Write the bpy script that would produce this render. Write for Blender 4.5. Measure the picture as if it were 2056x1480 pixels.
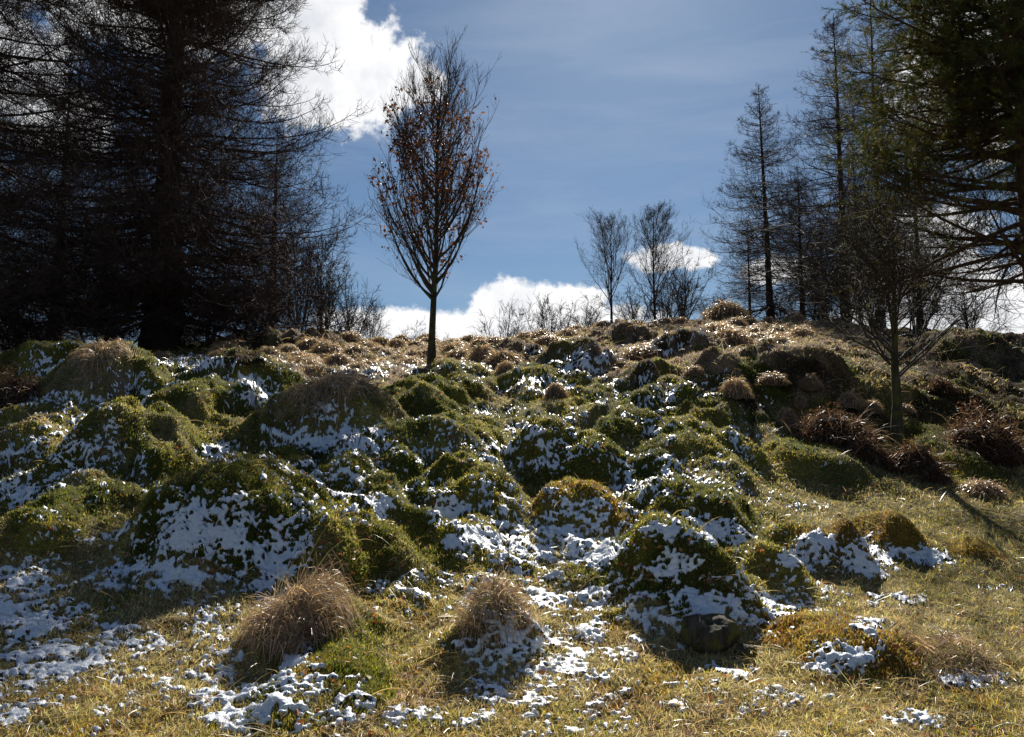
import bpy, math, time
import numpy as np
T0 = time.time()
R = math.radians
sc = bpy.context.scene
for o in list(bpy.data.objects):
    bpy.data.objects.remove(o)

# ------------------------------------------------------------------ camera, sky, sun, exposure
TILT = R(6.0)
FPX = 1614.0            # focal length in photo pixels (2056 wide)
EYE = 1.6
cd = bpy.data.cameras.new('camera')
cam = bpy.data.objects.new('camera', cd)
sc.collection.objects.link(cam)
cam.location = (0, 0, EYE)
cam.rotation_euler = (R(90) + TILT, 0, 0)
cd.sensor_width = 36.0
cd.lens = 36.0 * FPX / 2056.0
cd.clip_start = 0.05
cd.clip_end = 3000
sc.camera = cam

SUN_EL, SUN_AZ = R(36.5), R(8.5)          # azimuth from +Y towards +X
sd = bpy.data.lights.new('sun', 'SUN')
sd.energy = 5.0
sd.angle = R(0.6)
sd.color = (1.0, 0.93, 0.82)
sun = bpy.data.objects.new('sun', sd)
sc.collection.objects.link(sun)
sun.rotation_euler = (R(90) - SUN_EL, 0, math.pi - SUN_AZ)
sun.location = (6, 40, 40)

sc.view_settings.view_transform = 'Standard'
sc.view_settings.look = 'None'
sc.view_settings.gamma = 1.0
sc.view_settings.use_curve_mapping = False
sc.view_settings.exposure = 0.80
sc.render.engine = 'CYCLES'
sc.cycles.max_bounces = 5
sc.cycles.diffuse_bounces = 2
sc.cycles.glossy_bounces = 2
sc.cycles.transmission_bounces = 3
sc.cycles.transparent_max_bounces = 4
sc.cycles.sample_clamp_indirect = 4.0

CT, ST = math.cos(TILT), math.sin(TILT)

def pix(px, py):
    """slope of the line of sight through a photo pixel: x and z gained per metre of y"""
    xv = (px - 1028.0) / FPX
    yv = (740.0 - py) / FPX
    dy = CT - yv * ST
    return xv / dy, (ST + yv * CT) / dy

def to_pix(x, y, z):
    z = z - EYE
    depth = np.maximum(y * CT + z * ST, 0.05)
    return 1028 + FPX * x / depth, 740 - FPX * (-y * ST + z * CT) / depth

def az_el(px, py):
    u, e = pix(px, py)
    return math.atan2(u, 1.0), math.atan2(e, math.sqrt(1 + u * u))

# ---- world
w = bpy.data.worlds.new('World')
sc.world = w
w.use_nodes = True
nt = w.node_tree
nt.nodes.clear()
N, L = nt.nodes, nt.links

def val(x, sock):
    if isinstance(x, (int, float)):
        sock.default_value = x
    else:
        L.new(x, sock)

def mth(op, a, b=0.0, c=0.0, clamp=False):
    n = N.new('ShaderNodeMath'); n.operation = op; n.use_clamp = clamp
    val(a, n.inputs[0]); val(b, n.inputs[1]); val(c, n.inputs[2])
    return n.outputs[0]

sky = N.new('ShaderNodeTexSky')
sky.sky_type = 'NISHITA'
sky.sun_disc = False
sky.sun_elevation = SUN_EL
sky.sun_rotation = SUN_AZ
sky.altitude = 150
sky.air_density = 1.0
sky.dust_density = 0.35
sky.ozone_density = 2.0
tc = N.new('ShaderNodeTexCoord')
sep = N.new('ShaderNodeSeparateXYZ'); L.new(tc.outputs['Generated'], sep.inputs[0])
az = mth('ARCTAN2', sep.outputs[0], sep.outputs[1])
el = mth('ARCSINE', sep.outputs[2])
def noise(scale, detail, rough, vec=None, dist=0.0):
    n = N.new('ShaderNodeTexNoise'); n.inputs['Scale'].default_value = scale
    n.inputs['Detail'].default_value = detail; n.inputs['Roughness'].default_value = rough
    n.inputs['Distortion'].default_value = dist
    L.new(vec or tc.outputs['Generated'], n.inputs['Vector'])
    return n.outputs[0]
n_big = noise(7.0, 8, 0.60)
n_fine = noise(28.0, 6, 0.65)
BLOBS = [  # photo px centre, half sizes in px, strength
    (640, 30, 130, 110), (735, 150, 150, 125), (680, 215, 120, 55), (630, 130, 130, 150), (830, 175, 75, 60), (560, -10, 150, 90),
    (250, -30, 330, 120), (30, 120, 140, 110), (150, 250, 90, 60),
    (850, 652, 200, 44), (1045, 612, 110, 58), (1150, 610, 90, 50), (960, 665, 260, 40), (1185, 645, 150, 45),
    (1335, 520, 85, 28), (1400, 520, 55, 26), (1560, 540, 90, 30), (1990, 620, 260, 95), (1960, 140, 200, 150), (1840, 480, 120, 60),
    (2500, 300, 300, 200), (-400, 350, 260, 160), (2900, 640, 400, 110), (-900, 620, 400, 110)]
cl = None
for bx, by, rx, ry in BLOBS:
    a0, e0 = az_el(bx, by)
    if bx < -300 or bx > 2400:      # beyond the frame: plain angular offset
        a0 = R((bx - 1028) / 28.0)
        e0 = R(9.0 + (640 - by) / 28.0)
    k = 1 / FPX
    u = mth('MULTIPLY', mth('SUBTRACT', az, a0), 1 / (rx * k))
    v = mth('MULTIPLY', mth('SUBTRACT', el, e0), 1 / (ry * k))
    rr = mth('SQRT', mth('ADD', mth('MULTIPLY', u, u), mth('MULTIPLY', v, v)))
    b = mth('SUBTRACT', 1.0, rr)
    b = mth('MAXIMUM', b, -1.5)
    cl = b if cl is None else mth('SMOOTH_MAX', cl, b, 0.25)
# scattered cumulus over the rest of the sky, away from the framed part
away = mth('MULTIPLY', mth('SUBTRACT', mth('ABSOLUTE', az), 0.85), 3.0, clamp=True)
band = mth('SUBTRACT', 1.0, mth('MULTIPLY', mth('ABSOLUTE', mth('SUBTRACT', el, 0.3)), 2.2))
gen = mth('SUBTRACT', mth('MULTIPLY', mth('MULTIPLY', noise(2.2, 3, 0.5), band), away), 0.50)
cl = mth('MAXIMUM', cl, gen)
d = mth('ADD', cl, mth('MULTIPLY', mth('SUBTRACT', n_big, 0.5), 1.6))
d = mth('ADD', d, mth('MULTIPLY', mth('SUBTRACT', n_fine, 0.5), 1.1))
mr = N.new('ShaderNodeMapRange'); mr.interpolation_type = 'SMOOTHSTEP'
L.new(d, mr.inputs[0]); mr.inputs[1].default_value = 0.0; mr.inputs[2].default_value = 0.36
cloud = mr.outputs[0]
# faint high veil
mp = N.new('ShaderNodeMapping'); mp.inputs['Scale'].default_value = (1.5, 1.5, 9.0); mp.inputs['Rotation'].default_value = (0.15, 0.1, 0)
L.new(tc.outputs['Generated'], mp.inputs[0])
veil = noise(2.6, 6, 0.62, mp.outputs[0], 0.3)
vm = N.new('ShaderNodeMapRange'); L.new(veil, vm.inputs[0]); vm.inputs[1].default_value = 0.42; vm.inputs[2].default_value = 0.8
vm.inputs[3].default_value = 0.0; vm.inputs[4].default_value = 0.16
def mixc(f, a, b, mode='MIX'):
    n = N.new('ShaderNodeMix'); n.data_type = 'RGBA'; n.blend_type = mode; n.clamp_factor = True
    if isinstance(f, float): n.inputs[0].default_value = f
    else: L.new(f, n.inputs[0])
    for i, x in ((6, a), (7, b)):
        if isinstance(x, tuple): n.inputs[i].default_value = x
        else: L.new(x, n.inputs[i])
    return n.outputs[2]
SKYK = 0.058
sky_c = mixc(1.0, sky.outputs[0], (0.40, 0.505, 0.59, 1), 'MULTIPLY')
veiled = mixc(vm.outputs[0], sky_c, (7.0, 7.4, 8.2, 1))
shade = N.new('ShaderNodeMapRange'); L.new(mth('ADD', mth('MULTIPLY', noise(9.0, 5, 0.6), 1.0), mth('MULTIPLY', d, -0.10)), shade.inputs[0])
shade.inputs[1].default_value = 0.22; shade.inputs[2].default_value = 0.52
ccol = mixc(shade.outputs[0], (6.6, 6.9, 7.5, 1), (10.4, 10.4, 10.5, 1))
final = mixc(cloud, veiled, ccol)
bg = N.new('ShaderNodeBackground'); L.new(final, bg.inputs[0]); bg.inputs[1].default_value = SKYK
out = N.new('ShaderNodeOutputWorld'); L.new(bg.outputs[0], out.inputs[0])
w.cycles.sampling_method = 'MANUAL'
w.cycles.sample_map_resolution = 512

# ------------------------------------------------------------------ numpy helpers
rng = np.random.default_rng(11)

def _h(ix, iy, s):
    n = (ix.astype(np.int64) * 374761393 + iy.astype(np.int64) * 668265263 + s * 982451653) & 0x7fffffff
    n = ((n ^ (n >> 13)) * 1274126177) & 0x7fffffff
    n = (n ^ (n >> 16)) * 69069 & 0x7fffffff
    return (n ^ (n >> 11)) / float(0x7fffffff)

def vnoise(x, y, s=0):
    x = np.asarray(x, float); y = np.asarray(y, float)
    ix, iy = np.floor(x), np.floor(y)
    fx, fy = x - ix, y - iy
    fx = fx * fx * fx * (fx * (fx * 6 - 15) + 10); fy = fy * fy * fy * (fy * (fy * 6 - 15) + 10)
    a, b = _h(ix, iy, s), _h(ix + 1, iy, s)
    c, d_ = _h(ix, iy + 1, s), _h(ix + 1, iy + 1, s)
    return (a + (b - a) * fx) * (1 - fy) + (c + (d_ - c) * fx) * fy

def fbm(x, y, s=0, o=4, g=0.5):
    t, a, m = 0, 1.0, 0
    for i in range(o):
        ca, sa = math.cos(i * 1.1 + s), math.sin(i * 1.1 + s)
        t = t + a * vnoise((x * ca - y * sa) * 2.03 ** i + 17.3 * i, (x * sa + y * ca) * 2.03 ** i - 9.1 * i, s + i)
        m += a; a *= g
    return t / m

def sstep(a, b, x):
    t = np.clip((x - a) / (b - a), 0, 1)
    return t * t * (3 - 2 * t)

# ------------------------------------------------------------------ terrain
NY = np.array([3.0, 4.5, 5.5, 7, 9, 11.5, 13, 14.5, 16, 18, 23, 30, 38])
COLS = {0:    [1800, 1500, 1350, 1205, 1065, 945, 893, 845, 805, 770, 740, 722, 722],
        250:  [1800, 1500, 1350, 1200, 1060, 940, 888, 840, 800, 765, 734, 714, 712],
        500:  [1800, 1500, 1345, 1195, 1055, 935, 883, 835, 793, 757, 722, 696, 696],
        800:  [1800, 1500, 1340, 1190, 1050, 930, 878, 830, 790, 755, 724, 702, 703],
        1028: [1800, 1500, 1340, 1190, 1050, 930, 878, 832, 790, 752, 720, 697, 694],
        1250: [1800, 1500, 1345, 1200, 1065, 945, 888, 832, 778, 742, 706, 676, 667],
        1450: [1800, 1500, 1352, 1215, 1085, 965, 902, 815, 735, 714, 692, 668, 655],
        1640: [1800, 1500, 1360, 1230, 1110, 993, 915, 822, 728, 705, 688, 668, 657],
        1850: [1800, 1500, 1365, 1240, 1120, 1005, 938, 860, 772, 738, 712, 684, 672],
        2056: [1800, 1500, 1370, 1250, 1125, 1010, 950, 880, 800, 755, 722, 694, 682]}
cu, cz = [], []
for k_, rows_ in COLS.items():
    cu.append(pix(k_, 900)[0])
    zz = [EYE + y_ * pix(k_, r_)[1] for y_, r_ in zip(NY, rows_)]
    cz.append([-0.1] + zz + [zz[-1] + .3, zz[-1] - .8, zz[-1] - 4, zz[-1] - 14, -12])
cu = np.array(cu); cz = np.array(cz)
NYX = np.concatenate([[0.0], NY, [48, 70, 130, 300, 1500]])

def base_h(x, y):
    x = np.asarray(x, float); y = np.asarray(y, float)
    azm = np.arctan2(x, y); r = np.hypot(x, y)
    azc = np.clip(azm, -R(36), R(36))
    u = np.tan(azc); yy = r * np.cos(azc)
    # smooth interpolation along y (catmull-rom) and linear-smooth along u
    i = np.clip(np.searchsorted(NYX, yy, side='right') - 1, 0, len(NYX) - 2)
    t = np.clip((yy - NYX[i]) / (NYX[i + 1] - NYX[i]), 0, 1)
    j = np.clip(np.searchsorted(cu, u, side='right') - 1, 0, len(cu) - 2)
    s = np.clip((u - cu[j]) / (cu[j + 1] - cu[j]), 0, 1)
    s = s * s * (3 - 2 * s)
    slope = np.zeros_like(cz)
    slope[:, 1:-1] = (cz[:, 2:] - cz[:, :-2]) / (NYX[2:] - NYX[:-2])
    def row(jj):
        h_ = NYX[i + 1] - NYX[i]
        t2, t3 = t * t, t ** 3
        return ((2 * t3 - 3 * t2 + 1) * cz[jj, i] + (t3 - 2 * t2 + t) * h_ * slope[jj, i]
                + (-2 * t3 + 3 * t2) * cz[jj, i + 1] + (t3 - t2) * h_ * slope[jj, i + 1])
    z = row(j) * (1 - s) + row(j + 1) * s
    fade = 1 - sstep(R(50), R(150), np.abs(azm))
    return z * fade

def hit(px, py, f=base_h):
    """where the line of sight through a photo pixel first meets the ground"""
    u, e = pix(px, py)
    ys = np.arange(2.5, 60, 0.02)
    dz = EYE + e * ys - f(u * ys, ys)
    k_ = np.nonzero(dz < 0)[0]
    y_ = ys[k_[0]] if len(k_) else 34.0
    return u * y_, y_

# hummocks: centre x, width, top row, foot row, kind, label  (kinds: m moss, y yellow moss, b brown heathy, s mossy with a straw thatch, o orange moss)
HUM = [
 (75, 250, 684, 800, 'm', 'broad green moss hummock on the skyline left of all others'),
 (205, 210, 706, 818, 's', 'dark hummock thatched with brown heather between two green ones under the big larch'),
 (290, 150, 735, 812, 'm', 'green hummock just right of the heather-thatched one, with a dark front'),
 (480, 210, 712, 815, 'm', 'hummock flecked with snow all down its front below the big larch'),
 (375, 260, 775, 912, 'm', 'wide smooth green hummock above the striped snow gully'),
 (85, 120, 828, 868, 'y', 'low yellow hummock below the bracken heap at the left edge'),
 (45, 140, 862, 966, 's', 'small straw-green hummock cut by the left edge of the photo'),
 (250, 280, 830, 990, 'm', 'large rounded hummock with a snow streak down its left flank'),
 (185, 250, 972, 1072, 'm', 'green hummock with bright upright moss on its crown, snow pools at its foot'),
 (55, 210, 1035, 1140, 'm', 'olive hummock in the left corner above a scatter of snow patches'),
 (565, 150, 918, 985, 'm', 'small hummock perched behind the snow-fronted one'),
 (480, 310, 955, 1170, 'm', 'large hummock whose whole left front is covered in snow'),
 (670, 200, 1032, 1180, 'm', 'steep green hummock behind the big straw tussock'),
 (665, 300, 772, 925, 's', 'high mound crowned with dry straw, snow across its shaded foot'),
 (840, 190, 772, 868, 'm', 'green ridge-like hummock just below and left of the lone tree'),
 (900, 190, 850, 965, 'm', 'long mossy hummock sloping down to the right below the lone tree'),
 (790, 200, 880, 985, 'm', 'dark shaded hummock right of the straw-crowned mound'),
 (945, 190, 935, 1060, 'm', 'olive hummock with snow pockets in the middle of the slope'),
 (680, 150, 925, 1030, 'm', 'small dark hummock with a shaded face beside the snow-capped one'),
 (790, 200, 985, 1112, 'm', 'hummock with a cap of snow lumps on its left shoulder'),
 (920, 100, 1050, 1122, 'y', 'little yellow-brown hummock at the right foot of the snow-capped one'),
 (560, 120, 775, 812, 'm', 'low green hummock left of the straw-crowned mound'),
 (950, 120, 772, 818, 'm', 'dark green hummock below the foot of the lone tree'),
 (1055, 85, 780, 818, 'y', 'small smooth yellow-green hummock right of the lone tree'),
 (905, 150, 730, 775, 'y', 'mossy mound the lone tree is rooted in'),
 (1085, 150, 738, 795, 'm', 'hummock with a white snow front right of the lone tree'),
 (1040, 110, 688, 735, 'b', 'dark brown hump near the ridge, first of the big ones right of the lone tree'),
 (1165, 140, 682, 755, 'b', 'brown hump near the ridge with a snowy face'),
 (1275, 88, 733, 797, 'b', 'round dark hummock with brown crown above the bright moss cushion'),
 (1316, 55, 725, 766, 'm', 'small moss-rimmed hummock tucked behind the round dark one'),
 (1200, 110, 793, 830, 'm', 'flat hummock with a few snow flecks left of the bright moss cushion'),
 (1222, 55, 812, 840, 'm', 'smallest moss cushion in the middle of the slope'),
 (1300, 84, 790, 850, 'm', 'bright green pointed moss cushion'),
 (1265, 150, 825, 902, 'm', 'very dark domed hummock in front of the bright moss cushion'),
 (1110, 190, 828, 872, 'y', 'long low yellow-green hummock across the middle of the slope'),
 (1085, 130, 856, 962, 'm', 'hummock with a curved snow ridge on its face'),
 (1195, 160, 880, 1000, 'm', 'shaded hummock between the curved snow ridge and the sloping green one'),
 (1310, 110, 920, 1002, 'm', 'narrow sloping green hummock above a snow strip'),
 (1190, 180, 975, 1088, 'o', 'amber-topped hummock with snow spilling from its face'),
 (1405, 106, 820, 868, 'm', 'neat round green hummock at the edge of the short grass'),
 (1400, 210, 872, 958, 'm', 'broad hummock with bright grassy top and snow flecks beside the short grass'),
 (1525, 62, 835, 864, 'm', 'tiny green hummock beside the bracken under the right tree'),
 (1615, 108, 910, 970, 'm', 'dark green hummock in the short grass, left of a touching pair'),
 (1695, 130, 918, 988, 'm', 'dark green hummock in the short grass, right of a touching pair'),
 (1400, 170, 930, 985, 'y', 'low grassy hummock with slanting snow streaks'),
 (1425, 270, 1006, 1112, 'm', 'long green hummock with a band of snow lumps along its front'),
 (1365, 290, 1082, 1262, 'm', 'largest dark hummock on the right, black hollow and snow below it'),
 (1545, 110, 1090, 1200, 'm', 'sloping end of moss right of the largest dark hummock'),
 (1630, 120, 1062, 1150, 'o', 'amber hummock with a smooth snow sheet down its front, left one of three'),
 (1705, 80, 1042, 1148, 'o', 'amber hummock with a dark face, middle one of three'),
 (1800, 110, 1032, 1122, 'o', 'amber hummock with snow at its foot, right one of three'),
 (1962, 92, 1088, 1128, 'o', 'small brown dome at the far right edge of the snow'),
 (1455, 95, 717, 770, 'b', 'brown grassy hump with a lit rim on the bank'),
 (1630, 130, 700, 772, 'b', 'dark overhanging hump with mossy rim below the right larches'),
 (1545, 90, 690, 750, 'b', 'brown hump halfway along the bank below the right larches'),
 (1380, 120, 668, 720, 'b', 'dark brown hump just under the ridge below the small leaning larch'),
 (1250, 90, 655, 700, 'b', 'dark brown hump just under the ridge below the birches'),
 (1540, 82, 770, 802, 'm', 'vivid green cushion beside a straw tussock on the bank'),
 (1340, 70, 768, 800, 'y', 'low olive hummock at the foot of the bank'),
 (1925, 150, 900, 962, 'm', 'green hummock between two bracken heaps at the right'),
 (1930, 110, 790, 830, 'm', 'moss hummock in deep shade behind the right tree'),
 (1960, 200, 668, 745, 'b', 'dark heather mound on the skyline under the pine'),
 (600, 215, 1215, 1345, 's', 'mound under the big curled straw tussock'),
 (640, 260, 1335, 1452, 'm', 'green and yellow moss swelling below the big straw tussock'),
 (992, 140, 1205, 1335, 's', 'cone-shaped hummock with snow down its front'),
 (1682, 210, 1262, 1366, 'o', 'amber moss hummock with an undercut snow lip'),
 (1905, 130, 1312, 1362, 's', 'low straw tuft with slanting snow fingers in the bottom right'),
 (560, 130, 1395, 1475, 'm', 'dark green moss lump at the bottom edge'),
 (1160, 60, 1160, 1190, 'y', 'low yellow lump in the bay between the snow patches'),
 (640, 120, 668, 706, 'b', 'mossy brown hump on the bank below the big larch'),
 (560, 130, 670, 712, 'b', 'dark mossy hump in shade right of the big larch'),
 (330, 120, 945, 985, 'y', 'low mossy swelling left of the snow-covered front'),
 (1010, 120, 985, 1050, 'y', 'ochre moss swelling above the long snow bay'),
 (1500, 90, 960, 1000, 'y', 'low tan swelling in the short grass'),
]
HC = []
for (hx, hw, ht, hb, kd, lab) in HUM:
    fx, fy = hit(hx, hb)
    k_ = fy / FPX
    rx = hw * k_ * 0.5 * 1.2
    ry = min(rx * 1.0, 0.95)
    cy = fy + ry * 0.80
    cx = pix(hx, ht)[0] * cy
    hgt = EYE + pix(hx, ht)[1] * (cy - 0.15 * ry) - float(base_h(cx, cy))
    HC.append((cx, cy, rx, ry, float(np.clip(hgt * 1.02, 0.13, 1.05))))
HC = np.array(HC)

def rough_amount(x, y):
    """the pasture at the right is smooth, everything else is hummocky"""
    px_, py_ = to_pix(x, y, base_h(x, y))
    a = sstep(1450, 1750, px_ + (py_ - 900) * 0.3) * sstep(840, 920, py_)
    b = sstep(1180, 1330, py_) * 0.75
    return 1 - np.clip(np.maximum(a, b), 0, 0.9)

def hum_field(x, y):
    """summed hummock height, strongest hummock index, its share"""
    n = x.size
    acc = np.zeros(n); best = np.zeros(n); idx = np.full(n, -1)
    wx = (fbm(x * 1.25, y * 1.25, 41, 4) - 0.5) * 1.45
    wy = (fbm(x * 1.25, y * 1.25, 53, 4) - 0.5) * 1.05
    for i_, (cx, cy, rx, ry, hh) in enumerate(HC):
        m = (np.abs(x - cx) < rx * 2.4) & (np.abs(y - cy) < ry * 3.6)
        if not m.any():
            continue
        k_ = np.nonzero(m)[0]
        sc_ = min(rx, 0.7)
        dx = (x[k_] - cx + wx[k_] * sc_) / rx; dy = (y[k_] - cy + wy[k_] * sc_) / ry
        dy = np.where(dy > 0, dy * 0.52, dy)          # long gentle back, steep front
        r_ = np.sqrt(dx * dx + dy * dy)
        p = np.exp(-(r_ * 1.10) ** 2.4)
        b = hh * p
        acc[k_] += b ** 3
        q = p * (0.6 + 0.4 * hh)
        up = k_[(q > best[k_]) & (p > 0.22)]
        sel = (q > best[k_]) & (p > 0.22)
        best[k_[sel]] = q[sel]; idx[k_[sel]] = i_
    return acc ** (1 / 3), idx

def ground_h(x, y, detail=True):
    x = np.atleast_1d(np.asarray(x, float)); y = np.atleast_1d(np.asarray(y, float))
    z = base_h(x, y)
    hf, idx = hum_field(x, y)
    if detail:
        ra = rough_amount(x, y)
        far = sstep(60, 20, np.hypot(x, y) * 1.0) if False else 1 - sstep(45, 80, np.hypot(x, y))
        lum = np.abs(fbm(x * 1.5, y * 1.5, 5, 3) - 0.5) * 2
        z = z + ra * far * (0.26 * (fbm(x * 0.9, y * 0.9, 3, 3) - 0.5) + 0.14 * (0.5 - lum) + 0.20 * (fbm(x * 2.4, y * 2.4, 4, 2) - 0.5))
        z = z + (0.35 + 0.65 * ra) * far * (0.10 * (fbm(x * 4.2, y * 4.2, 8, 3) - 0.5) + 0.045 * (fbm(x * 14, y * 14, 9, 2) - 0.5))
        # far tussocky roughness, too small to model one by one
        z = z + far * sstep(16, 24, y) * 0.42 * (0.45 - np.abs(fbm(x * 1.6, y * 1.9, 21, 3) - 0.5) * 2.4)
    return z + hf, idx

def gz(x, y):
    return float(ground_h(x, y)[0][0])

# polar grid: one sheet all round the camera
NAZ, NR = 620, 500
inner = np.linspace(-R(35), R(35), NAZ)
outer = R(35) + (R(180) - R(35)) * (np.linspace(0, 1, 60)[1:]) ** 1.6
azs = np.concatenate([-outer[::-1][1:], inner, outer])      # -180 excluded, +180 included
tt = np.linspace(3.6, 46, 4000)
py_c = np.interp(tt, NY, COLS[1028]); py_c = np.maximum.accumulate(py_c[::-1])[::-1]
c1 = (py_c[0] - py_c) / (py_c[0] - py_c[-1])
c2 = np.log(tt / tt[0]) / np.log(tt[-1] / tt[0])
cc = 0.5 * c1 + 0.5 * c2
NA = len(azs)
# first a coarse look at the relief, then rows placed evenly along the surface, column by column
ND = 900
rd = np.interp(np.linspace(0, 1, ND), cc, tt)
Ad, Rd = np.meshgrid(azs, rd)
Hd = ground_h((Rd * np.sin(Ad)).ravel(), (Rd * np.cos(Ad)).ravel())[0].reshape(ND, NA)
Ed = (Hd - EYE) / Rd
vis_ = Ed >= np.maximum.accumulate(Ed, axis=0) - .01
dl = np.abs(np.diff(Ed, axis=0)) * np.where(vis_[1:], 1.0, .35)
arc = np.hypot(np.diff(Hd, axis=0), np.diff(Rd, axis=0)) / Rd[1:]
wgt = dl / dl.sum(0).mean() + .45 * arc / arc.sum(0).mean() + .25 * np.diff(cc[np.searchsorted(tt, rd).clip(0, len(tt) - 1)])[:, None]
for _ in range(3):
    wgt[:, 1:-1] = (wgt[:, :-2] + 2 * wgt[:, 1:-1] + wgt[:, 2:]) / 4
for _ in range(4):
    wgt[1:-1] = (wgt[:-2] + 2 * wgt[1:-1] + wgt[2:]) / 4
cw = np.concatenate([np.zeros((1, NA)), np.cumsum(wgt, 0)]); cw /= cw[-1:]
Rin = np.stack([np.interp(np.linspace(0, 1, NR), cw[:, j_], rd) for j_ in range(NA)], 1)
r_in = np.array([0.02, 0.8, 1.6, 2.2, 2.7, 3.1, 3.4]); r_out = 46 + 4 * 1.28 ** np.arange(1, 25)
RR = np.concatenate([np.repeat(r_in[:, None], NA, 1), Rin, np.repeat(r_out[:, None], NA, 1)], 0)
NRR = RR.shape[0]
A = np.repeat(azs[None, :], NRR, 0)
gx = (RR * np.sin(A)).ravel(); gy = (RR * np.cos(A)).ravel()
gzv, gid = ground_h(gx, gy)
print('terrain', time.time() - T0)

Zg = gzv.reshape(NRR, NA)
E = (Zg - EYE) / np.maximum(RR, .5)
cm = np.maximum.accumulate(E, axis=0)
VIS = (E >= cm - 0.004)
gpx, gpy = to_pix(gx, gy, gzv)
front = (np.abs(A) < R(60)).ravel()
# normals
G3 = np.stack([gx, gy, gzv], 1).reshape(NRR, NA, 3)
du = np.roll(G3, -1, 1) - np.roll(G3, 1, 1)
dv = np.empty_like(G3); dv[1:-1] = G3[2:] - G3[:-2]; dv[0] = G3[1] - G3[0]; dv[-1] = G3[-1] - G3[-2]
NRM = np.cross(du, dv); NRM /= np.linalg.norm(NRM, axis=2, keepdims=True) + 1e-9
NRM *= np.sign(NRM[..., 2:3] + 1e-9)

# ------------------------------------------------------------------ cover: what grows where (linear base colours)
PAL = np.array([[0.098, 0.112, 0.022],   # 0 moss green
                [0.330, 0.290, 0.050],   # 1 yellow moss
                [0.460, 0.390, 0.220],   # 2 short dry grass
                [0.410, 0.300, 0.230],   # 3 brown straw
                [0.050, 0.034, 0.022],   # 4 dark peat and heather, also painted shade on the right bank
                [0.290, 0.170, 0.035],   # 5 orange moss
                [0.235, 0.205, 0.090]])  # 6 olive turf
KIND_W = {'m': (0.62, 0.22, 0.04, 0, 0.02, 0, 0.10), 'y': (0.2, 0.45, 0.15, 0, 0, 0.02, 0.18), 'b': (0.06, 0.05, 0.02, 0.42, 0.45, 0, 0),
          's': (0.34, 0.20, 0.12, 0.28, 0.02, 0, 0.04), 'o': (0.10, 0.27, 0.08, 0.02, 0.03, 0.50, 0)}
def blob(px_, py_, cx, cy, rx, ry, soft=0.5):
    return 1 - sstep(1 - soft, 1 + soft, np.sqrt(((px_ - cx) / rx) ** 2 + ((py_ - cy) / ry) ** 2))

def cover(x, y, z, idx):
    px_, py_ = to_pix(x, y, z)
    n1 = fbm(x * 1.1, y * 1.1, 61, 4); n2 = fbm(x * 5, y * 5, 71, 3)
    W = np.zeros((x.size, 7))
    ridge = sstep(14.5, 18.5, y + (n1 - .5) * 4) * sstep(380, 520, px_)
    dark = blob(px_, py_, 1950, 760, 300, 150) + blob(px_, py_, 500, 700, 160, 35) + .75 * blob(px_, py_, 1580, 775, 240, 60)  # last blob paints the right bank's shade into its cover colour
    W[:, 6] = 0.30; W[:, 2] = 0.45; W[:, 1] = 0.25
    fgd = sstep(1120, 1250, py_ + (n1 - .5) * 120)
    W[:, 2] += 0.60 * fgd; W[:, 0] += 0.55 * (1 - fgd) * sstep(1750, 1400, px_)
    past = sstep(1480, 1700, px_) * sstep(860, 940, py_) * (1 - fgd)
    W[:, 6] += past * 1.3; W[:, 2] += past * 0.2; W[:, 0] *= (1 - past * .6)
    hk = idx >= 0
    if hk.any():
        kw = np.array([KIND_W[h_[4]] for h_ in HUM])
        W[hk] = W[hk] * 0.12 + kw[idx[hk]]
    W = W * (1 - ridge[:, None] * (~hk)[:, None])
    W[:, 3] += ridge * np.where(hk, 0.25, 0.85); W[:, 2] += ridge * np.where(hk, 0.05, 0.3); W[:, 4] += ridge * 0.12
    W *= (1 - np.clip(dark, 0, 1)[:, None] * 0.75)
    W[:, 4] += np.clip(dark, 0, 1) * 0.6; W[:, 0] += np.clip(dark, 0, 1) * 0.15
    worn = sstep(.60, .72, fbm(x * 2.6, y * 2.6, 88, 3)) * fgd * (~hk)
    W[:, 4] += worn * .5; W[:, 3] += worn * .6; W[:, 5] += sstep(.6, .7, fbm(x * 3.1, y * 3.1, 87, 2)) * fgd * .5
    # patchiness
    for k_ in range(7):
        W[:, k_] *= 0.15 + 1.7 * sstep(0.3, 0.7, fbm(x * 1.9 + 7 * k_, y * 1.9, 90 + k_, 3))
    W += 1e-4
    return W / W.sum(1, keepdims=True)

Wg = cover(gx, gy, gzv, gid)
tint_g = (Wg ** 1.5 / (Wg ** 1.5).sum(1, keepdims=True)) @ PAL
tint_g *= (0.36 + 0.4 * fbm(gx * 7, gy * 7, 33, 3))[:, None]

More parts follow.
